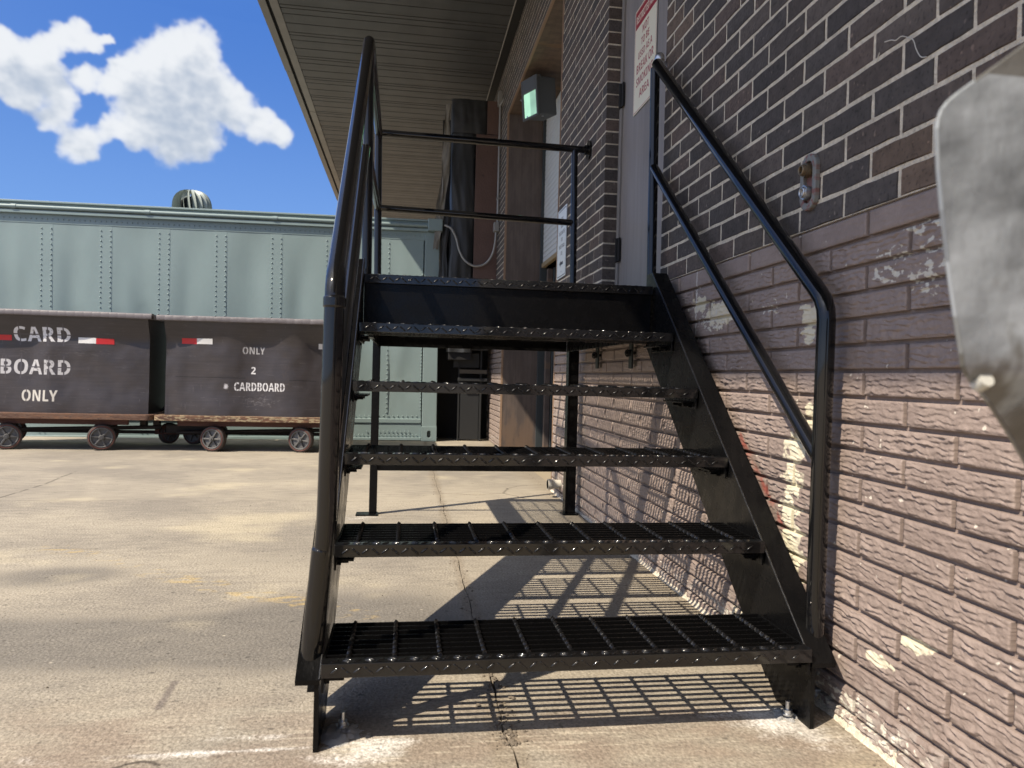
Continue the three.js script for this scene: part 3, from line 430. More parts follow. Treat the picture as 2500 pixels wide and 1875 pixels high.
  const long = twist(PZ - PB - 0.08, 30); for (const x of CB) mesh('cross_bar', long, M.paint, p).position.set(x, PY - 0.001, (PZ + PB) / 2);
  // legs, brace, foot plates at the back
  const lg = part('leg', st); mesh('leg_post', boxUV(merge([bx(-1.366, -1.318, 0.008, 1.29, -4.655, -4.70, 0.004)])), M.paint, lg); mesh('foot_plate', bx(-1.445, -1.31, 0.001, 0.009, -4.6, -4.705, 0.002), M.paint, lg);
  const lr = part('leg', st); mesh('leg_post', boxUV(merge([bx(-0.11, -0.102, 0.008, 1.29, -4.645, -4.72, 0.002), bx(-0.103, -0.04, 0.008, 1.29, -4.652, -4.66, 0.002)])), M.paint, lr); mesh('foot_plate', bx(-0.13, -0.03, 0.001, 0.009, -4.61, -4.72, 0.002), M.paint, lr);
  mesh('cross_brace', bx(-1.32, -0.105, 0.275, 0.33, -4.67, -4.678, 0.002), M.paint, st);
  // right-hand rails
  const rr = part('handrail', st), R = 0.0242, X = -0.06;
  mesh('top_rail', pipe([V(X, 0.19, -1.805), V(X, 1.1, -1.79), V(X, 2.325, -3.205)], R, 0.045), M.pipe, rr);
  mesh('mid_rail', pipe([V(X, 0.69, -1.805), V(X, 1.86, -3.215)], 0.0205), M.pipe, rr);
  mesh('back_post', pipe([V(X, 1.3, -3.205), V(X - 0.002, 2.31, -3.225)], 0.0215), M.pipe, rr);
  mesh('rail_end_cap', (() => { const g = new THREE.SphereGeometry(0.026, 20, 14); g.scale(0.9, 1.15, 1); g.translate(-0.03, 2.375, -3.262); return merge([g, rod(V(-0.03, 2.36, -3.262), V(0.01, 2.33, -3.262), 0.02, 14)]); })(), M.zinc, rr);
  // left-hand rails
  const rl = part('handrail', st);
  mesh('top_rail', pipe([V(-1.362, 0.19, -1.79), V(-1.335, 0.52, -1.79), V(-1.328, 1.1, -1.79), V(-1.345, 2.315, -3.2), V(-1.362, 2.4, -4.68)], R, 0.05), M.pipe, rl);
  mesh('post_sleeve', pipe([V(-1.365, 0.186, -1.79), V(-1.343, 0.46, -1.79)], 0.0262), M.pipe, rl);
  mesh('coupling', pipe([V(-1.3285, 1.045, -1.79), V(-1.3283, 1.062, -1.79)], 0.0272), M.pipe, rl);
  mesh('mid_rail', pipe([V(-1.33, 0.69, -1.8), V(-1.348, 1.845, -3.17), V(-1.345, 1.85, -3.23), V(-1.357, 1.93, -4.68)], 0.0205, 0.03), M.pipe, rl);
  mesh('platform_post', pipe([V(-1.335, 1.27, -3.24), V(-1.345, 2.31, -3.24)], 0.0215), M.pipe, rl);
  mesh('back_post', pipe([V(-1.344, 1.27, -4.68), V(-1.362, 2.4, -4.68)], 0.0225), M.pipe, rl);
  // back guard rail, running to a round flange on the wall
  const rb = part('guard_rail', st);
  mesh('top_rail', pipe([V(-1.36, 2.4, -4.68), V(-0.012, 2.385, -4.68)], 0.0225), M.pipe, rb);
  mesh('mid_rail', pipe([V(-1.355, 1.93, -4.68), V(-0.1, 1.905, -4.68)], 0.0205), M.pipe, rb);
  mesh('post', pipe([V(-0.085, 1.26, -4.68), V(-0.1, 2.375, -4.68)], 0.0215), M.pipe, rb);
  mesh('wall_flange', merge([rod(V(-0.012, 2.385, -4.68), V(0.0, 2.385, -4.68), 0.062, 24), rod(V(-0.035, 2.385, -4.68), V(-0.012, 2.385, -4.68), 0.032, 20)]), M.pipe, rb);
}

// ------------------------------------------------------------------ signs, fittings and lamp on the building
{
  const back = std({ color: lin(0.5, 0.5, 0.5), roughness: 0.5 });
  function sign(name, label, w, h, map, pos, turn = -Math.PI / 2) {
    const s = thing(name, label, 'sign', pos); s.rotation.y = turn;
    const sh = new THREE.Shape(), r = 0.012; sh.moveTo(-w / 2 + r, -h / 2); sh.lineTo(w / 2 - r, -h / 2); sh.quadraticCurveTo(w / 2, -h / 2, w / 2, -h / 2 + r); sh.lineTo(w / 2, h / 2 - r); sh.quadraticCurveTo(w / 2, h / 2, w / 2 - r, h / 2); sh.lineTo(-w / 2 + r, h / 2); sh.quadraticCurveTo(-w / 2, h / 2, -w / 2, h / 2 - r); sh.lineTo(-w / 2, -h / 2 + r); sh.quadraticCurveTo(-w / 2, -h / 2, -w / 2 + r, -h / 2);
    const pl = new THREE.ExtrudeGeometry(sh, { depth: 0.0025, bevelEnabled: false }); pl.translate(0, 0, -0.0025); mesh('plate', pl, back, s);
    const f = new THREE.ShapeGeometry(sh); const p = f.attributes.position, uv = f.attributes.uv; for (let i = 0; i < p.count; i++) uv.setXY(i, p.getX(i) / w + 0.5, p.getY(i) / h + 0.5); f.translate(0, 0, 0.0006);
    mesh('printed_face', f, std({ map, roughness: 0.38 }), s); return s;
  }
  const fit = (c, text, x, y, wide, px) => { c.font = 'bold ' + px + 'px sans-serif'; const m = c.measureText(text).width; c.save(); c.translate(x, y); c.scale(wide / m, 1); c.textAlign = 'center'; c.textBaseline = 'middle'; c.fillText(text, 0, 0); c.restore(); };
  const restricted = canvasMap(640, 1024, (c, w, h) => {
    c.fillStyle = '#e9e4cd'; c.fillRect(0, 0, w, h); c.strokeStyle = '#a23338'; c.lineWidth = 6; c.strokeRect(14, 14, w - 28, h - 28);
    c.fillStyle = '#a23338'; c.fillRect(20, 20, w - 40, 170); c.fillStyle = '#e9e4cd'; fit(c, 'RESTRICTED AREA', w / 2, 106, 560, 104);
    c.fillStyle = '#9c2f34'; fit(c, 'NOT', w / 2, 262, 190, 104); fit(c, 'TO BE', w / 2, 372, 240, 96); fit(c, 'USED AS A', w / 2, 482, 410, 96); fit(c, 'BREAK OR', w / 2, 604, 500, 116); fit(c, 'SMOKING', w / 2, 730, 490, 112); fit(c, 'AREA', w / 2, 862, 290, 112);
  });
  // sign faces -x: local +x of the sign points to -z seen from the yard... text runs from far (left) to near (right)
  sign('restricted_area_sign', 'cream restricted area sign with red lettering on the grey door', 0.37, 0.585, restricted, [0.084, 2.672, -3.835]);
  const ped = canvasMap(512, 768, (c, w, h) => {
    c.fillStyle = '#dfe7ea'; c.fillRect(0, 0, w, h); c.strokeStyle = '#30343a'; c.lineWidth = 9; c.beginPath(); c.roundRect ? c.roundRect(20, 20, w - 40, h - 40, 40) : c.rect(20, 20, w - 40, h - 40); c.stroke();
    c.fillStyle = '#4a4c4c'; ['THIS', 'DOOR', 'DESIGNATED', 'FOR', 'PEDESTRIAN', 'USE'].forEach((t, i) => fit(c, t, w / 2, 118 + i * 76, [120, 150, 330, 90, 330, 100][i], 58));
    c.fillStyle = '#20243c'; c.beginPath(); c.moveTo(150, 610); c.lineTo(215, 570); c.lineTo(215, 594); c.lineTo(350, 594); c.lineTo(350, 626); c.lineTo(215, 626); c.lineTo(215, 650); c.closePath(); c.fill(); c.beginPath(); c.arc(w / 2, 700, 9, 0, 7); c.fill();
  });
  sign('pedestrian_door_sign', 'white sign with left arrow on the brick pier beside the dock opening', 0.345, 0.53, ped, [-0.006, 1.918, -5.46]).scale.set(0.92, 1, 1);

  // oval pipe connection in the wall
  const ov = thing('pipe_connection', 'oval red and grey pipe fitting set in the upper brick wall', 'pipe fitting', [0, 1.474, -1.985]); ov.rotation.y = -Math.PI / 2;
  const stad = (w, h) => { const s = new THREE.Path(), r = w / 2, k = h / 2 - r; s.absarc(0, k, r, 0, Math.PI, false); s.absarc(0, -k, r, Math.PI, 2 * Math.PI, false); s.closePath(); return s; };
  const so = new THREE.Shape(stad(0.078, 0.158).getPoints(24)); so.holes.push(new THREE.Path(stad(0.052, 0.128).getPoints(24)));
  const red = std({ map: colourMap(128, 128, (u, v) => mix3([0.2, 0.085, 0.07], [0.2, 0.21, 0.2], sstep(-0.22, 0.05, fbm(u * 5, v * 5, 4, 5)))), roughness: 0.55, bumpMap: grain, bumpScale: 0.0008 });
  const oring = new THREE.ExtrudeGeometry(so, { depth: 0.01, bevelEnabled: true, bevelSize: 0.003, bevelThickness: 0.003, bevelSegments: 2, curveSegments: 24 }); oring.translate(0, 0, 0.001); { const p = oring.attributes.position, uv = oring.attributes.uv; for (let i = 0; i < p.count; i++) uv.setXY(i, p.getX(i) * 9, p.getY(i) * 9); }
  mesh('oval_ring', oring, red, ov);
  const bk = new THREE.ShapeGeometry(new THREE.Shape(stad(0.056, 0.132).getPoints(24))); bk.translate(0, 0, 0.002); mesh('back_plate', bk, std({ color: lin(0.2, 0.1, 0.085), roughness: 0.7 }), ov);
  const mBrass = std({ color: lin(0.22, 0.17, 0.11), metalness: 0.75, roughness: 0.45 });
  for (const [y, m, len] of [[0.034, mBrass, 0.034], [-0.03, M.zinc, 0.03]]) {
    const n = part('pipe_nipple', ov), pts = [[0.011, 0.016], [0.0155, 0.016], [0.0155, len], [0.014, len + 0.003], [0.0105, len + 0.003], [0.009, len], [0.009, 0.02]].map(([r, z]) => new THREE.Vector2(r, z));
    const l = new THREE.LatheGeometry(pts, 24); l.rotateX(Math.PI / 2); l.translate(0, y, 0); mesh('threaded_tube', l, m, n);
    const hx = new THREE.CylinderGeometry(0.022, 0.022, 0.016, 6); hx.rotateX(Math.PI / 2); hx.translate(0, y, 0.018); mesh('hex_nut', hx, m, n);
    const rg = []; for (let i = 0; i < 4; i++) { const t = new THREE.TorusGeometry(0.0155, 0.0011, 5, 20); t.translate(0, y, len - 0.003 - 0.0042 * i); rg.push(t); } mesh('thread', merge(rg), m, n);
  }
  // hanger brackets on the wall under the platform
  const hookM = std({ color: lin(0.035, 0.042, 0.04), roughness: 0.5, metalness: 0.3 });
  const hk = (pos) => { const h = thing('hanger_bracket', '', 'bracket', pos, 'steel hanger brackets under the platform'); mesh('strap', bx(-0.03, -0.02, -0.08, 0.12, -0.026, 0.026, 0.002), hookM, h); mesh('bolt', merge([rod(V(-0.052, 0, 0), V(0.01, 0, 0), 0.008, 10), rod(V(-0.043, 0, 0), V(-0.03, 0, 0), 0.019, 6)]), M.dark, h); const t = new THREE.TorusGeometry(0.016, 0.004, 8, 18); t.rotateY(0.6); t.translate(-0.046, -0.002, 0.004); mesh('ring', t, hookM, h); return h; };
  hk([0, 1.03, -4.25]).userData.label = 'small dark steel hanger on wall under platform, nearer the back leg';
  hk([0, 1.025, -3.59]).userData.label = 'small dark steel hanger on wall under platform, nearer the stringer';

  // white drain pipe stub on the pier foot
  const stub = mesh('drain_pipe', merge([rod(V(-0.1, 0.1, -5.3), V(0.02, 0.1, -5.3), 0.034, 20), rod(V(-0.1, 0.1, -5.3), V(-0.07, 0.1, -5.3), 0.039, 20)]), std({ color: lin(0.5, 0.48, 0.42), roughness: 0.5 })); tag(stub, 'stub of white plastic drain pipe at the foot of the brick pier', 'pipe');

  // flood lamp under the lintel of the dock opening
  RectAreaLightUniformsLib.init();
  const lamp = thing('flood_lamp', 'lit grey box flood lamp with greenish glass under the dock lintel', 'lamp', [0.16, 3.83, -7.62]); lamp.rotation.set(0.05, 0.38, 0.1);
  const lm = std({ color: lin(0.075, 0.08, 0.083), roughness: 0.55 });
  mesh('housing', merge([bx(-0.09, 0.13, -0.19, 0.19, -0.14, 0.14, 0.014)]), lm, lamp);
  mesh('bezel', merge([bx(-0.118, -0.0905, -0.21, 0.2, 0.125, 0.155, 0.006), bx(-0.118, -0.0905, -0.21, 0.2, -0.155, -0.125, 0.006), bx(-0.118, -0.0905, 0.06, 0.2, -0.124, 0.124, 0.006), bx(-0.118, -0.0905, -0.21, -0.185, -0.124, 0.124, 0.006)]), lm, lamp);
  const glass = bx(-0.108, -0.092, -0.184, 0.059, -0.1235, 0.1235, 0.004); mesh('lamp_glass', glass, std({ color: lin(0.3, 0.5, 0.38), emissive: lin(0.34, 0.62, 0.43), emissiveIntensity: 0.75, roughness: 0.25, emissiveMap: grayMap(64, 64, (u, v) => 0.55 + 0.45 * sstep(0.3, 0.9, u * 2) + 0.3 * noise(u * 9, v * 9)) }), lamp);
  mesh('latch', merge([bx(-0.124, -0.1185, -0.19, -0.175, -0.06, -0.04, 0.002), rod(V(0.0, -0.192, 0.06), V(0.0, -0.188, 0.06), 0.012, 12)]), M.zinc, lamp);
  mesh('hanger', merge([rod(V(0.03, 0.19, 0), V(0.03, 0.25, 0), 0.014, 10)]), lm, lamp);
  const ra = new THREE.RectAreaLight(0x9dffbe, 1.6, 0.24, 0.24); ra.position.set(-0.125, -0.06, 0); ra.lookAt(-1, -0.06, 0); lamp.add(ra); ra.lookAt(lamp.localToWorld(V(-1, -0.06, 0)));

  // grey conduit on the brick strip, with box and hanging cable
  const cm = std({ color: lin(0.3, 0.3, 0.29), roughness: 0.45, metalness: 0.3 });
  const con = thing('electrical_conduit', 'thin grey conduit running down the brick beside the dock pad', 'conduit', [0, 0, 0]);
  mesh('pipe', rod(V(-0.02, 2.9, -9.5), V(-0.02, 4.42, -9.5), 0.016, 10), cm, con);
  mesh('junction_box', bx(-0.055, 0.0, 4.42, 4.6, -9.44, -9.55, 0.006), cm, con);
  mesh('flexible_lead', new THREE.TubeGeometry(new THREE.CatmullRomCurve3([V(-0.03, 4.41, -9.46), V(0.02, 4.46, -9.3), V(0.06, 4.3, -8.8), V(0.1, 4.02, -8.2), V(0.14, 3.96, -7.8), V(0.17, 4.0, -7.66)]), 40, 0.014, 8), cm, con);
  mesh('strap', merge([bx(-0.04, 0.0, 3.2, 3.225, -9.46, -9.54, 0.002), bx(-0.04, 0.0, 3.9, 3.925, -9.46, -9.54, 0.002)]), cm, con);
  mesh('outlet_box', bx(-0.07, -0.002, 2.78, 2.9, -9.45, -9.56, 0.006), cm, con);
  const cable = mesh('hanging_cable', new THREE.TubeGeometry(new THREE.CatmullRomCurve3([V(-0.7, 2.86, -9.64), V(-0.62, 2.82, -9.62), V(-0.55, 2.7, -9.62), V(-0.5, 2.53, -9.62), V(-0.42, 2.4, -9.61), V(-0.29, 2.335, -9.6), V(-0.15, 2.38, -9.59), V(-0.07, 2.5, -9.55), V(-0.04, 2.66, -9.52), V(-0.035, 2.79, -9.51)]), 80, 0.015, 10), cm); tag(cable, 'grey cable looping in a sag between container and conduit', 'cable');

  // dock seal beyond: pads, curtain and brown plate
  const seal = thing('dock_seal', 'worn black dock seal pads with ragged curtain under the canopy', 'dock seal', [0, 0, 0]);
  const vinyl = std({ map: rep(colourMap(256, 256, (u, v) => { const k = 1 + 0.9 * fbm(u * 5, v * 3, 5, 5); return [0.03 * k, 0.032 * k, 0.034 * k]; }), 1.2), roughness: 0.5 });
  const pad = (x0, x1, y0, y1, z0, amp) => { const w = 0.28; return grid(26, 40, (u, v) => { const a = u * 3.0; let x, z; if (a < 0.6) { x = x0; z = z0 - w + (a / 0.6) * w; } else if (a < 2.4) { x = mix(x0, x1, (a - 0.6) / 1.8); z = z0; } else { x = x1; z = z0 - ((a - 2.4) / 0.6) * w; } const y = mix(y0, y1, v), bulge = 0.03 * Math.sin(Math.PI * clamp((x - x0) / (x1 - x0))) * Math.pow(Math.sin(Math.PI * clamp(v, 0.02, 0.98)), 0.3); return [x + amp * noise(y * 2.2, z * 9 + 2), y, z + bulge + amp * (noise(x * 7, y * 1.6) + 0.6 * noise(x * 18 + y * 2, y * 2.2))]; }); };
  mesh('side_pad', pad(-0.62, -0.3, 1.2, 4.1, -9.72, 0.035), vinyl, seal);
  mesh('header_pad', pad(-0.63, -0.16, 4.1, 4.55, -9.7, 0.02), vinyl, seal);
  const cloth = std({ map: rep(colourMap(256, 256, (u, v) => { const k = 1 + 0.7 * fbm(u * 4, v * 9, 5, 4); return [0.2 * k, 0.19 * k, 0.165 * k]; }), 1), roughness: 0.85 });
  const strip = (x, w, y0, y1, z, s) => { const f = (o) => grid(6, 30, (u, v) => { const y = mix(y0 + 0.05 * noise(u * 5, s), y1, v), k = noise(y * 2.2 + s, u * 1.5); return [x + w * (u - 0.5) * (0.6 + 0.4 * Math.sin(v * 3)) + 0.05 * k - 0.06 * (1 - v), y, z + 0.05 * noise(y * 3, s + u * 2) + o]; }); const b = f(-0.008); b.setIndex([...b.index.array].reverse()); b.computeVertexNormals(); return merge([f(0), b]); };
  mesh('curtain_strip', strip(-0.68, 0.09, 3.0, 4.45, -9.66, 3), cloth, seal); mesh('curtain_strip', strip(-0.74, 0.1, 2.55, 3.5, -9.7, 8), cloth, seal); mesh('curtain_strip', strip(-0.68, 0.1, 1.3, 3.05, -9.75, 14), vinyl, seal);
  const mbp = std({ map: rep(colourMap(256, 512, (u, v) => { const p = sstep(0.26, 0.36, fbm(u * 14, v * 20 + 5, 4)), k = 1 + 0.3 * fbm(u * 4, v * 6, 4); return mix3([0.115 * k, 0.07 * k, 0.058 * k], [0.05, 0.035, 0.03], p * 0.8); }), 1.5, 0.6), roughness: 0.6, bumpMap: rep(grain, 1.5), bumpScale: 0.003 });
  mesh('steel_plate', merge([bx(-0.31, 0.0, 1.32, 4.09, -9.66, -9.68, 0.003), bx(-0.17, 0.0, 4.1, 4.54, -9.665, -9.685, 0.003)]), mbp, seal);

  const lev = thing('dock_leveler', 'dark dock leveler frame in the shade beyond the container corner', 'dock leveler', [0, 0, 0]);
  const gm = std({ color: lin(0.016, 0.018, 0.02), roughness: 0.6 });
  mesh('dark_backing', merge([bx(-0.72, 0.0, 0, 4.5, -10.4, -10.45, 0), bx(-0.6, -0.3, 1.1, 1.2, -9.75, -10.3, 0.004)]), M.dark, lev);  // near-black backing put in for the darkness of the open dock cavity
  mesh('lower_panel', bx(-0.42, -0.16, 0.02, 0.8, -9.95, -9.98, 0.004), gm, lev); mesh('upper_panel', bx(-0.52, -0.17, 1.0, 1.2, -9.95, -9.98, 0.004), gm, lev);
  mesh('frame_post', bx(-0.155, -0.13, 0, 1.3, -9.93, -9.97, 0.003), gm, lev); mesh('frame_post', bx(-0.45, -0.43, 0, 1.3, -9.94, -9.97, 0.003), gm, lev);
  mesh('wood_strip', bx(-0.44, -0.06, 0.92, 0.975, -9.9, -9.94, 0.003), std({ color: lin(0.1, 0.09, 0.075), roughness: 0.9 }), lev);
  mesh('bumper', bx(-0.46, -0.06, 0.815, 0.86, -9.86, -9.94, 0.008), gm, lev); mesh('bumper', bx(-0.46, -0.06, 1.235, 1.285, -9.86, -9.94, 0.008), gm, lev);
}

// ------------------------------------------------------------------ green steel container with riveted sides
{
  const ZF = -9.82, XR = -0.735, XL = -13.6, HT = 2.95;
  const c = thing('shipping_container', 'grey green riveted steel container behind the two bins', 'container', [0, 0, 0]);
  const gt = (s) => colourMap(1024, 512, (u, v) => { const n = fbm(u * 6 + s, v * 3, 5), d = fbm(u * 30, v * 5 + s, 4), sc = sstep(0.36, 0.5, fbm(u * 50 + s, v * 7, 4)), k = 1 + 0.14 * n + 0.1 * d; return mix3([0.225 * k, 0.3 * k, 0.305 * k], [0.18, 0.225, 0.225], 0.5 * sc); });
  const gmap = rep(gt(0), 0.16, 0.35), green = std({ map: gmap, roughness: 0.42, bumpMap: rep(grain, 0.5), bumpScale: 0.0006 }), dull = std({ color: lin(0.22, 0.28, 0.27), roughness: 0.5 });
  const PITCH = 0.69, X0 = -0.945;
  const dents = [[-4.35, 1.5, 0.1, 0.02], [-4.42, 1.62, 0.09, 0.012], [-1.6, 0.55, 0.35, 0.014], [-5.2, 1.5, 0.12, 0.012], [-1.25, 0.9, 0.25, 0.01], [-4.75, 1.52, 0.08, 0.009]];
  for (let i = 0; i < 18; i++) {
    const xa = i === 0 ? X0 : -1.456 - PITCH * (i - 1), xb = -1.456 - PITCH * i; if (xb < XL) break;
    const g = grid(26, 34, (u, v) => { const x = mix(xb, xa, u), y = mix(0.3, 2.68, v), e = Math.sin(Math.PI * u), f = Math.sin(Math.PI * v); let z = ZF + e * e * Math.pow(f, 0.7) * (-0.012 + 0.03 * noise(i * 3.7 + 1.3, v * 1.1) + 0.03 * noise(x * 2.9 + 7, y * 0.6)); for (const [dx, dy, r, a] of dents) z -= a * Math.exp(-(((x - dx) / r) ** 2 + ((y - dy) / r) ** 2)) * (1 + 0.5 * noise(x * 9, y * 9)); return [x, y, z]; });
    const p = g.attributes.position, uv = g.attributes.uv; for (let k = 0; k < p.count; k++) uv.setXY(k, p.getX(k), p.getY(k));
    mesh('side_panel', g, green, c);
    if (i > 0) mesh('seam_strip', bx(xa - 0.075, xa + 0.075, 0.3, 2.68, ZF - 0.006, ZF + 0.0012, 0.001), green, c);
  }
  const riv = []; const proto = new THREE.SphereGeometry(0.0095, 8, 4, 0, 6.2832, 0, Math.PI / 2); proto.rotateX(Math.PI / 2);
  const dot = (x, y, z = ZF + 0.002) => riv.push(proto.clone().translate(x, y, z));
  for (let i = 0; i < 14; i++) for (const o of [-0.056, 0.056]) { const x = -1.456 - PITCH * i + o; for (let y = 0.38; y < 2.66; y += 0.064) dot(x, y); }
  for (let y = 0.42; y < 2.66; y += 0.045) dot(-0.952, y);
  for (let x = -1.0; x > -10.5; x -= 0.062) { dot(x, 2.735, ZF + 0.006); dot(x, 0.335, ZF + 0.002); } for (let x = -1.0; x > -2.2; x -= 0.05) dot(x, 0.085, ZF + 0.016); for (let x = -1.1; x > -1.7; x -= 0.055) dot(x, 0.13, ZF + 0.016); for (let x = -2.6; x > -9; x -= 0.6) { dot(x, 0.1, ZF + 0.016); dot(x - 0.06, 0.1, ZF + 0.016); }
  mesh('rivet_rows', mergeGeometries(riv), green, c).userData.kind = 'stuff';
  mesh('top_rail', merge([bx(XL, XR, 2.68, 2.79, ZF - 0.03, ZF + 0.005, 0.003), bx(XL, XR, 2.79, 2.83, ZF - 0.03, ZF + 0.05, 0.006), bx(XL, XR - 0.1, 2.925, HT, ZF - 0.05, ZF + 0.045, 0.006), bx(XL, XR, 2.83, 2.925, ZF - 0.05, ZF + 0.012, 0.002)]), green, c);
  const cp = []; cp.push(rod(V(XL, 2.868, ZF + 0.045), V(XR - 0.1, 2.868, ZF + 0.045), 0.024, 12)); for (let x = -1.3; x > -11; x -= 1.55) cp.push(rod(V(x - 0.03, 2.868, ZF + 0.045), V(x + 0.03, 2.868, ZF + 0.045), 0.03, 12)); mesh('roof_conduit', merge(cp), green, c);
  mesh('corner_box', bx(XR - 0.16, XR + 0.03, 2.79, 2.95, ZF + 0.0, ZF + 0.13, 0.008), green, c);
  mesh('corner_post', bx(-0.93, XR, 0.19, 2.79, ZF - 0.12, ZF + 0.022, 0.008), green, c);
  const cs = new THREE.Shape([[0, 0], [0.2, 0], [0.2, 0.19], [0, 0.19]].map(([x, y]) => new THREE.Vector2(x, y))), hole = new THREE.Path(); hole.absarc(0.1, 0.115, 0.027, 0, Math.PI, false); hole.absarc(0.1, 0.07, 0.027, Math.PI, 2 * Math.PI, false); cs.holes.push(hole);
  const ca = new THREE.ExtrudeGeometry(cs, { depth: 0.03, bevelEnabled: true, bevelSize: 0.003, bevelThickness: 0.003, bevelSegments: 1 }); ca.translate(-0.935, 0.005, ZF - 0.003); mesh('corner_casting', ca, green, c);
  mesh('bottom_rail', merge([bx(XL, -0.94, 0.24, 0.3, ZF - 0.06, ZF + 0.02, 0.008), bx(XL, -0.94, 0.04, 0.24, ZF - 0.06, ZF + 0.006, 0.002), bx(XL, -0.94, 0.012, 0.05, ZF - 0.06, ZF + 0.024, 0.006)]), green, c);
  mesh('body', merge([bx(XL, XR - 0.012, 0.05, 2.93, ZF - 0.12, ZF - 2.6, 0.004), bx(XL, -0.94, 0.05, 2.7, ZF - 0.06, ZF - 0.13, 0)]), dull, c);
  // the far end has settled a little
  const settle = (o) => { o.position.set(XR, 0, ZF); o.rotation.z = 0.007; for (const k of o.children) k.position.set(-XR, 0, -ZF); };
  // turbine vent
  const v = part('turbine_vent', c), cx = -4.06, cy = 3.1, cz = -10.45; const vg = std({ color: lin(0.34, 0.39, 0.37), roughness: 0.45, metalness: 0.2 });
  for (let i = 0; i < 20; i++) {
    const a0 = (i / 20) * 6.2832, g = grid(3, 16, (u, w) => { const t = mix(-1.2, 1.38, w), R = 0.245 * Math.pow(Math.cos(t), 0.62), a = a0 + u * 0.235 + 0.3 * w, k = R * (1.03 - 0.34 * u); return [cx + k * Math.cos(a), cy + 0.225 * Math.sin(t), cz + k * Math.sin(a)]; });
    mesh('vane', g, vg, v);
  }
  const dk = std({ color: lin(0.012, 0.014, 0.014), roughness: 0.8 });
  mesh('vent_base', rod(V(cx, 2.93, cz), V(cx, 3.0, cz), 0.17, 20), dk, v); mesh('vent_cap', rod(V(cx, cy + 0.2, cz), V(cx, cy + 0.222, cz), 0.07, 16), vg, v);
  mesh('dark_core', ((() => { const g = new THREE.SphereGeometry(0.165, 18, 10); g.scale(1, 0.86, 1); g.translate(cx, cy, cz); return g; })()), dk, v);  // near-black ball added so the gaps between the vanes look shaded
  settle(c);
}

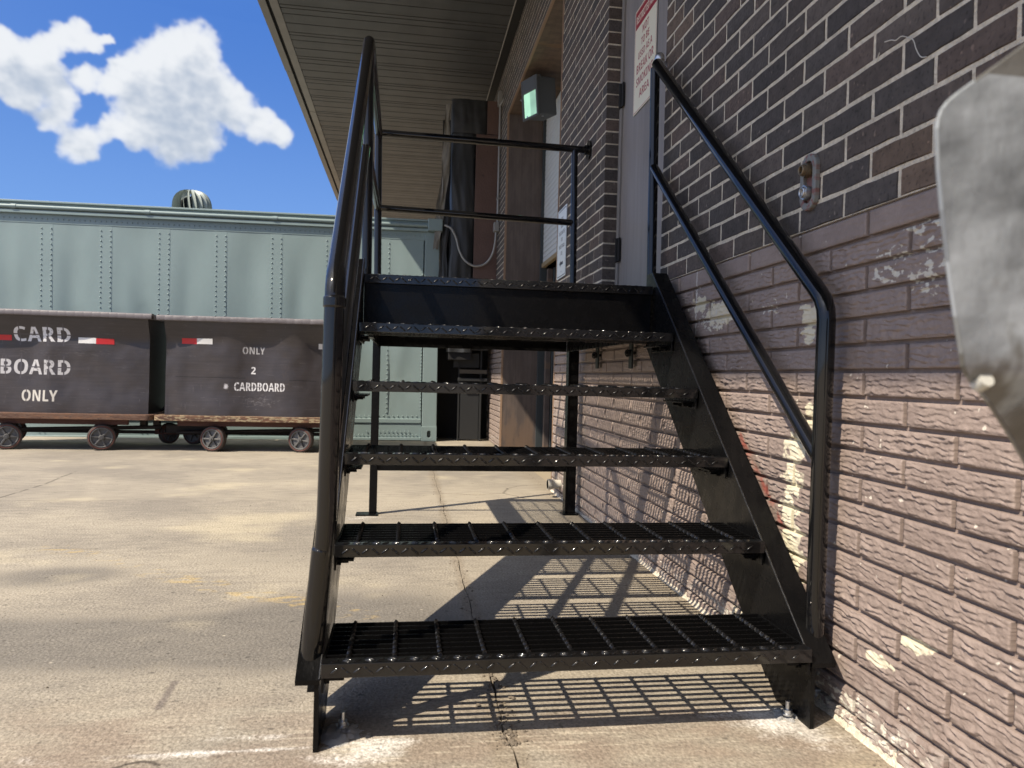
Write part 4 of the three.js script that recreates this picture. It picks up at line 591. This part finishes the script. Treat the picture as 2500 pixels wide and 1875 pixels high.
// ------------------------------------------------------------------ two dark bins on wheeled trucks
{
  const LEN = 2.0, DEP = 0.98, BASE = [0.047, 0.041, 0.043];
  const body = (seed) => (u, v) => { const n = fbm(u * 7 + seed, v * 4, 5), st = fbm(u * 5 + seed, v * 60, 4), sc = sstep(0.3, 0.42, fbm(u * 20 + seed, v * 46 + 8, 4)), vs = sstep(0.34, 0.46, fbm(u * 60 + seed, v * 6, 4)); let k = 1 + 0.35 * n + 0.4 * st; let c = BASE.map((x) => x * k); c = mix3(c, [0.15, 0.145, 0.15], 0.35 * sc + 0.25 * vs); return c; };
  const plain = std({ map: rep(colourMap(512, 512, (u, v) => body(40)(u, v).map((x) => x * 0.9)), 0.5), roughness: 0.5 });
  const rustT = (s, y) => colourMap(512, 128, (u, v) => { const n = fbm(u * 34 + s, v * 6, 5), m = fbm(u * 9 + s, v * 3 + 4, 4); let c = mix3([0.09, 0.045, 0.03], [0.2, 0.1, 0.055], sstep(-0.2, 0.3, m)); c = mix3(c, y, sstep(-0.02, 0.1, n + 0.2 * m)); return mix3(c, [0.03, 0.025, 0.022], sstep(0.2, 0.3, fbm(u * 50, v * 9 + s, 4))); });
  const rubber = std({ color: lin(0.06, 0.048, 0.044), roughness: 0.7 }), rimM = std({ color: lin(0.13, 0.13, 0.13), roughness: 0.55, metalness: 0.3 }), redEdge = std({ color: lin(0.13, 0.045, 0.035), roughness: 0.6 }), iron = std({ color: lin(0.028, 0.022, 0.02), roughness: 0.7 }), rustIron = std({ color: lin(0.075, 0.03, 0.022), roughness: 0.8, bumpMap: rep(grain, 4), bumpScale: 0.002 });
  function wheel(parent, x, y, z, r, w, turn = 0, spin = 0) {
    const g = part('wheel', parent); g.position.set(x, y, z); g.rotation.y = turn;
    const h = w / 2, tyre = new THREE.LatheGeometry([[r * 0.8, -h], [r * 0.95, -h], [r, -h * 0.7], [r, h * 0.7], [r * 0.95, h], [r * 0.8, h]].map(([a, b]) => new THREE.Vector2(a, b)), 36); tyre.rotateX(Math.PI / 2); mesh('tyre', tyre, rubber, g);
    const ring = new THREE.TorusGeometry(r * 0.86, r * 0.035, 6, 36); ring.translate(0, 0, h); mesh('tyre_edge', ring, redEdge, g);
    const l = []; const o = new THREE.TorusGeometry(r * 0.74, r * 0.06, 8, 36); o.translate(0, 0, h * 0.9); l.push(o); const d = new THREE.CylinderGeometry(r * 0.78, r * 0.78, h, 30); d.rotateX(Math.PI / 2); d.translate(0, 0, 0); l.push(d);
    for (let i = 0; i < 6; i++) { const s = new RoundedBoxGeometry(r * 0.56, r * 0.13, r * 0.14, 1, r * 0.03); s.translate(r * 0.46, 0, h * 0.75); s.rotateZ((i / 6) * 6.2832 + spin); l.push(s); }
    mesh('rim', merge(l), rimM, g); const hb = new THREE.CylinderGeometry(r * 0.17, r * 0.24, h * 0.9, 18); hb.rotateX(Math.PI / 2); hb.translate(0, 0, h * 1.05); const nut = new THREE.CylinderGeometry(r * 0.09, r * 0.09, h * 0.5, 6); nut.rotateX(Math.PI / 2); nut.translate(0, 0, h * 1.6); mesh('hub', merge([hb, nut]), rimM, g); return g;
  }
  const stencil = (c, t, x, y, px, wide, col, back) => {                     // condensed stencil capitals with bridges cut through them
    c.font = 'bold ' + px + 'px sans-serif'; const m = c.measureText(t).width; c.save(); c.translate(x, y); c.scale(wide / m, 1); c.textAlign = 'left'; c.textBaseline = 'middle'; c.fillStyle = col; c.fillText(t, 0, 0);
    c.fillStyle = back; let at = 0; for (const ch of t) { const w = c.measureText(ch).width; if ('COARDBN2'.includes(ch)) { if ('COBRD'.includes(ch)) c.fillRect(at + w * 0.46, -px * 0.55, w * 0.08, px * 1.1); if ('CADB'.includes(ch)) c.fillRect(at, -px * 0.03, w, px * 0.055); } at += w; } c.restore();
  };
  function cart(name, label, xl, opt) {
    const t = thing(name, label, 'bin cart', [xl + LEN / 2, 0, -8.68], 'dark bins on wheeled trucks'); const hl = LEN / 2, zf = 0.49;
    const over = (x, y) => { const s = opt.wave(x); return s * (0.35 + 0.65 * sstep(1.43, 1.15, y)) + 0.02 * noise(x * 3 + opt.seed, y * 2.4) - 0.012 * sstep(0.75, 0.4, y) + 0.006 * noise(x * 9, y * 7 + opt.seed); };
    const x0 = -hl + 0.065, x1 = hl - 0.055, yb = 0.388, yt = 1.43, frontZ = (x, y) => zf - over(x, y);
    const px = (x) => ((x - x0) / (x1 - x0)) * 1024, py = (y) => (1 - (y - yb) / (yt - yb)) * 560, S = 1024 / (x1 - x0);
    const map = canvasMap(1024, 560, (c) => {
      const im = c.createImageData(1024, 560), f = body(opt.seed); for (let j = 0; j < 560; j++) for (let i = 0; i < 1024; i++) { const q = f(i / 1024, j / 560), k = (j * 1024 + i) * 4; im.data[k] = s8(q[0]); im.data[k + 1] = s8(q[1]); im.data[k + 2] = s8(q[2]); im.data[k + 3] = 255; } c.putImageData(im, 0, 0);
      const r = rng(opt.seed * 7 + 1); c.lineCap = 'round';
      for (let i = 0; i < 300; i++) { c.strokeStyle = 'rgba(190,186,190,' + (0.04 + 0.3 * Math.pow(r(), 3)) + ')'; c.lineWidth = 0.6 + 1.2 * r(); const a = r() * 1024, b = r() * 560, l = 10 + 90 * r() * r(), vert = r() < 0.25; c.beginPath(); c.moveTo(a, b); c.lineTo(a + (vert ? 4 * (r() - 0.5) : l), b + (vert ? l * 0.6 : 6 * (r() - 0.5))); c.stroke(); }
      opt.print(c, px, py, S, r);
      for (let i = 0; i < 900; i++) { c.fillStyle = 'rgba(72,68,72,' + 0.8 * r() + ')'; c.fillRect(r() * 1024, r() * 560, 1 + 5 * r() * r(), 1 + 2 * r()); }
    });
    const fp = grid(64, 34, (u, v) => { const x = mix(x0, x1, u), y = mix(yb, yt, v); return [x, y, frontZ(x, y)]; });
    mesh('front_panel', fp, std({ map, roughness: 0.36, bumpMap: rep(smudge, 3, 2), bumpScale: 0.0012 }), t);
    const side = (s) => { const g = grid(10, 12, (u, v) => { const x = s > 0 ? x1 : x0, y = mix(yb, yt, v), a = frontZ(x, y), z = s > 0 ? mix(a, -zf + 0.06, u) : mix(-zf + 0.06, a, u); return [x - s * 0.03 * (1 - v) - s * 0.015 * Math.sin(Math.PI * u) * -1, y, z]; }); return g; };
    mesh('end_panel', side(1), plain, t); mesh('end_panel', side(-1), plain, t);
    mesh('back_panel', bx(x0, x1, yb, yt, -zf + 0.06, -zf + 0.08, 0.004), plain, t);
    // lip around the top
    const lip = (ax, bx_, az, bz) => { const g = bx(ax, bx_, 1.402, 1.458, az, bz, 0.012); const p = g.attributes.position; for (let i = 0; i < p.count; i++) { const x = p.getX(i); p.setY(i, p.getY(i) + 0.008 * noise(x * 2 + opt.seed, 3) ); } return g; };
    const fl = []; const N = 24; for (let i = 0; i < N; i++) { const a = mix(-hl, hl, i / N), b = mix(-hl, hl, (i + 1) / N); const g = grid(3, 7, (u, v) => { const x = mix(a, b, u), k = [[-0.07, -0.028], [0, -0.03], [0.008, -0.024], [0.01, 0], [0.006, 0.022], [-0.004, 0.028], [-0.06, 0.029], [-0.07, 0.02]][Math.round(v * 7)], dam = opt.chipped ? 0.008 * Math.max(0, noise(x * 11, 3 * v)) : 0; return [x, 1.43 + k[1] + 0.007 * noise(x * 1.7 + opt.seed, 5) - dam + 0.012 * (x / hl) * opt.tilt, zf + k[0] + 0.006 * noise(x * 2.3, 9) - dam]; }); fl.push(g); }
    const lipM = std({ map: rep(colourMap(512, 64, (u, v) => { const n = fbm(u * 60 + opt.seed, v * 8, 5), s = sstep(0.12, 0.32, n) * (opt.chipped ? 0.9 : 0.35); return mix3([0.15, 0.138, 0.15], [0.38, 0.38, 0.39], s); }), 1), roughness: 0.5 });
    mesh('front_lip', merge(fl), lipM, t); mesh('end_lip', lip(-hl, -hl + 0.07, zf - 0.07, -zf), lipM, t); mesh('end_lip', lip(hl - 0.07, hl, zf - 0.07, -zf), lipM, t); mesh('back_lip', lip(-hl + 0.07, hl - 0.07, -zf, -zf + 0.07), lipM, t);
    // truck deck with rounded corners
    const ds = new THREE.Shape(), a = hl + 0.012, b = zf + 0.01, rr = 0.07; ds.moveTo(-a + rr, -b); ds.lineTo(a - rr, -b); ds.quadraticCurveTo(a, -b, a, -b + rr); ds.lineTo(a, b - rr); ds.quadraticCurveTo(a, b, a - rr, b); ds.lineTo(-a + rr, b); ds.quadraticCurveTo(-a, b, -a, b - rr); ds.lineTo(-a, -b + rr); ds.quadraticCurveTo(-a, -b, -a + rr, -b);
    const dg = new THREE.ExtrudeGeometry(ds, { depth: 0.05, bevelEnabled: true, bevelSize: 0.004, bevelThickness: 0.004, bevelSegments: 2 }); dg.rotateX(-Math.PI / 2); dg.translate(0, 0.333, 0); boxUV(dg); const db = boxUV(dg); { const uv = db.attributes.uv; for (let i = 0; i < uv.count; i++) uv.setXY(i, uv.getX(i) * 0.5, uv.getY(i) * 8); }
    mesh('deck', db, std({ map: rustT(opt.seed, opt.deck), roughness: 0.7, bumpMap: rep(grain, 6), bumpScale: 0.002 }), t);
    mesh('deck_frame', merge([bx(-hl + 0.2, hl - 0.25, 0.27, 0.332, zf - 0.1, zf - 0.14, 0.004), bx(-hl + 0.2, hl - 0.25, 0.27, 0.332, -zf + 0.1, -zf + 0.14, 0.004)]), rustIron, t);
    for (const x of [-0.42, 0.5]) { wheel(t, x, 0.137, zf - 0.08, 0.137, 0.075, opt.turn, 0.4 + x); wheel(t, x + (x + xl + hl + 1.155) * 0.078, 0.137, -zf + 0.14, 0.137, 0.075, opt.turn, 0.9 + x); }
    for (const x of [-0.42, 0.5]) mesh('axle_bracket', (merge([bx(x - 0.05, x + 0.05, 0.14, 0.3, zf - 0.17, zf - 0.19, 0.003), rod(V(x, 0.137, zf - 0.18), V(x, 0.137, zf - 0.1), 0.016, 8)])), iron, t);
    mesh('draw_bar', merge([rod(V(-0.9, 0.17, 0.05), V(0.95, 0.22, -0.05), 0.022, 8), rod(V(-0.9, 0.15, -0.2), V(0.95, 0.15, -0.2), 0.02, 8)]), iron, t);
    for (const [x, y, w, h, c1] of opt.tape) { const g = grid(6, 2, (u, v) => { const xx = mix(x, x + w, u), yy = mix(y, y + h, v); return [xx, yy, frontZ(xx, yy) + 0.003]; }); mesh('reflective_tape', g, c1 ? TR : TW, t); }
    return t;
  }
  const TR = std({ color: lin(0.5, 0.02, 0.025), roughness: 0.35 }), TW = std({ color: lin(0.66, 0.67, 0.68), roughness: 0.35 });
  const white = '#d5d6da', wornW = '#b7b7ba', bk = '#4a464a';
  // left bin: x from -5.83
  const c1 = cart('cardboard_cart', 'dark bin on a truck stencilled CARD BOARD ONLY, cut by the left frame edge', -5.83, {
    seed: 3, tilt: 0.3, chipped: false, turn: 0.35, deck: [0.13, 0.075, 0.05], wave: (x) => 0.092 + 0.05 * sstep(0.45, 0.95, x) + 0.055 * sstep(0.0, -0.25, x) * 0.9 + 0.01 * Math.sin(x * 6),
    tape: [[0.245, 1.128, 0.177, 0.06, 0], [0.422, 1.124, 0.177, 0.06, 1], [-0.62, 1.138, 0.2, 0.056, 1]],
    print: (c, px, py, S, r) => {
      stencil(c, 'CARD', px(-0.41), py(1.207), 0.208 * S, 0.59 * S, white, bk); stencil(c, 'BOARD', px(-0.545), py(0.865), 0.215 * S, 0.725 * S, wornW, bk); stencil(c, 'ONLY', px(-0.315), py(0.562), 0.16 * S, 0.37 * S, '#c6c3bb', bk);
      c.fillStyle = 'rgba(60,56,60,0.9)'; for (let i = 0; i < 260; i++) { const x = px(-0.3 + 0.25 * r() + 0.25 * r()), y = py(0.8 + 0.46 * r()); c.fillRect(x, y, 2 + 14 * r() * r(), 1 + 2.6 * r()); }
      c.fillStyle = 'rgba(150,148,152,0.25)'; for (let i = 0; i < 80; i++) c.fillRect(px(-0.35 + 0.9 * r()), py(1.05 - 0.06 * r()), 20 * r(), 1 + r());
    } });
  // right bin: x from -3.78
  cart('cardboard_cart', 'dark bin on a truck stencilled ONLY 2 CARDBOARD, beside the stairs', -3.78, {
    seed: 12, tilt: 0.5, chipped: true, turn: -0.25, deck: [0.33, 0.26, 0.16], wave: (x) => 0.093 + 0.02 * Math.sin((x + 0.72) * 6.2832 / 0.76 + 1.9) + 0.035 * sstep(0.3, 0.85, x) + 0.03 * sstep(-0.75, -0.98, x),
    tape: [[-0.772, 1.155, 0.158, 0.06, 1], [-0.614, 1.157, 0.165, 0.06, 0], [0.66, 1.14, 0.12, 0.06, 0], [0.78, 1.14, 0.12, 0.06, 1]],
    print: (c, px, py, S, r) => {
      stencil(c, 'ONLY', px(-0.145), py(1.1), 0.105 * S, 0.235 * S, '#a7a7aa', bk); stencil(c, '2', px(-0.055), py(0.885), 0.11 * S, 0.055 * S, white, bk); stencil(c, 'CARDBOARD', px(-0.225), py(0.705), 0.125 * S, 0.545 * S, white, bk);
      const sg = (x, y, w, h, a) => { for (let i = 0; i < 240; i++) { const q = (r() + r() + r()) / 1.5 - 1, s = (r() + r() + r()) / 1.5 - 1; c.fillStyle = 'rgba(205,205,212,' + a * r() + ')'; c.fillRect(px(x + w * q), py(y + h * s), 3 + 9 * r(), 1 + 3 * r()); } };
      sg(-0.31, 0.71, 0.03, 0.04, 0.5); sg(0.02, 0.55, 0.3, 0.1, 0.22);
      c.fillStyle = 'rgba(120,92,60,0.10)'; for (let i = 0; i < 120; i++) c.fillRect(px(0.28 + 0.08 * r()), py(1.1 - 0.4 * r()), 2, 20 * r());
      c.strokeStyle = 'rgba(20,18,20,0.85)'; c.lineWidth = 3; c.beginPath(); c.moveTo(px(-0.83), py(0.8)); for (let x = -0.83; x < -0.1; x += 0.03) c.lineTo(px(x), py(0.8 + 0.006 * noise(x * 20, 2))); c.stroke(); c.beginPath(); c.moveTo(px(0.36), py(0.79)); c.lineTo(px(0.64), py(0.785)); c.stroke();
    } });
  // swivel casters and hitch between the bins belong to the right-hand truck
  const t2 = scene.children.find((o) => o.name === 'cardboard_cart_001');
  wheel(t2, -1.08, 0.135, -0.27, 0.12, 0.07, 0.9, 0.1); wheel(t2, -0.8, 0.145, -0.27, 0.137, 0.075, -0.4, 0.2);
  mesh('hitch_bracket', merge([bx(-1.2, -1.15, 0.14, 0.5, -0.15, -0.2, 0.004), bx(-1.2, -0.75, 0.2, 0.235, -0.15, -0.17, 0.004), bx(-0.86, -0.81, 0.14, 0.42, -0.16, -0.2, 0.004), bx(-1.2, -0.8, 0.13, 0.15, -0.15, -0.17, 0.003)]), rustIron, t2);
  mesh('coupling_hook', merge([pipe([V(-1.18, 0.36, -0.1), V(-1.1, 0.42, -0.1), V(-1.03, 0.5, -0.1), V(-1.0, 0.47, -0.1)], 0.014, 0.03, 8)]), iron, t2);
  for (let i = 0; i < 7; i++) { const k = new THREE.TorusGeometry(0.017, 0.0045, 6, 14); k.scale(0.75, 1.25, 1); if (i % 2) k.rotateY(Math.PI / 2); k.translate(1.015, 0.31 - 0.031 * i, 0.12); mesh('chain_link', k, rustIron, t2); }
  mesh('hitch', merge([bx(1.0, 1.45, 0.15, 0.25, -0.16, -0.05, 0.01), bx(0.72, 0.79, 0.2, 0.33, -0.12, -0.05, 0.005), bx(0.86, 0.93, 0.2, 0.33, -0.12, -0.05, 0.005), bx(1.2, 1.25, 0.25, 0.6, -0.2, -0.17, 0.006)]), iron, c1);
}

// ------------------------------------------------------------------ bare steel plate close to the lens, right frame edge
{
  const p = thing('steel_plate', 'blurred bare grey steel plate with rounded corner, close at right frame edge', 'metal plate', [-0.7, 1.0, -0.5]);
  const steel = phy({ map: colourMap(512, 512, (u, v) => { const n = fbm(u * 4, v * 4, 5), s = fbm(u * 3 + v * 9, v * 14 - u * 6 + 5, 4), m = fbm(u * 11 + 8, v * 11, 4); const k = 0.36 + 0.42 * n + 0.34 * s + 0.1 * m; const shadeDirt = sstep(-0.06, 0.06, 0.5 * fbm(u * 9, v * 9, 4) + (0.545 - v)) * 0.8; return mix3([k * 0.86, k * 0.95, k * 1.04], [0.12, 0.112, 0.095], shadeDirt); }), metalness: 0.3, roughness: 0.9, roughnessMap: rep(smudge, 1.5), bumpMap: rep(grain, 1), bumpScale: 0.001 });  // foot darkened in the colour: shade of the downward face mixed with brown grime
  // left outline: distance below the top corner measured along the sheet, which is rolled under at its foot
  const edge = [[0.245, 0.16], [0.148, 0.007], [0.132, -0.014], [0.118, -0.033], [0.108, -0.0465], [0.101, -0.0545], [0.095, -0.0592], [0.088, -0.0618], [0.08, -0.0627], [0.049, -0.0605], [0.02, -0.0565], [-0.019, -0.0505], [-0.06, -0.0425], [-0.088, -0.0365], [-0.0975, -0.0335], [-0.104, -0.0275], [-0.112, -0.018], [-0.136, 0.0125], [-0.175, 0.058], [-0.229, 0.118], [-0.286, 0.181], [-0.38, 0.29]];
  const leftAt = (y) => { for (let i = 0; i + 1 < edge.length; i++) if (y <= edge[i][0] && y >= edge[i + 1][0]) return mix(edge[i + 1][1], edge[i][1], (y - edge[i + 1][0]) / (edge[i][0] - edge[i + 1][0])); return 0.29; };
  const roll = (y) => { let py = 0.245, pz = 0, q = 0.245; while (q > y) { const st = Math.min(0.0025, q - y), th = 0.9 * sstep(-0.082, -0.114, q); py -= st * Math.cos(th); pz -= st * Math.sin(th); q -= st; } return [py, pz]; };
  const sheet = (o, flip) => { const g = grid(26, 150, (u, v) => { const y = mix(-0.38, 0.245, v), l = leftAt(y), [py, pz] = roll(y); return [mix(l, 0.3, u), py + o * 0.6 * sstep(-0.08, -0.11, y), pz - o]; }); const p = g.attributes.position, uv = g.attributes.uv; for (let i = 0; i < p.count; i++) uv.setXY(i, p.getX(i) * 2.6 + 0.4, p.getY(i) * 2.0 + 0.75); if (flip) { g.setIndex([...g.index.array].reverse()); g.computeVertexNormals(); } return g; };
  const rim = []; for (let i = 0; i + 1 < edge.length; i++) { const [a1, a2] = roll(edge[i][0]), [b1, b2] = roll(edge[i + 1][0]); const e = rod(V(edge[i][1], a1, a2 - 0.0018), V(edge[i + 1][1], b1, b2 - 0.0018), 0.0019, 8), q = e.attributes.uv; for (let j = 0; j < q.count; j++) q.setXY(j, 0.24, a1 * 2 + 0.75); rim.push(e); }
  mesh('plate', merge([sheet(0), sheet(0.0036, true), ...rim]), steel, p);
  mesh('pale_disc', rod(V(-0.012, -0.112, -0.014), V(-0.012, -0.107, -0.004), 0.006, 12), std({ color: lin(0.5, 0.5, 0.46), roughness: 0.6 }), p);  // small pale disc on the rolled-under corner
  mesh('support_post', bx(0.2, 0.28, -1.0, 0.2, -0.02, -0.09, 0.01), std({ color: lin(0.2, 0.21, 0.22), roughness: 0.5, metalness: 0.4 }), p);
}

const renderer = new THREE.WebGLRenderer({ antialias: true });
renderer.toneMapping = THREE.LinearToneMapping;
renderer.toneMappingExposure = EXPOSURE;
renderer.shadowMap.enabled = true;
renderer.render(scene, camera);
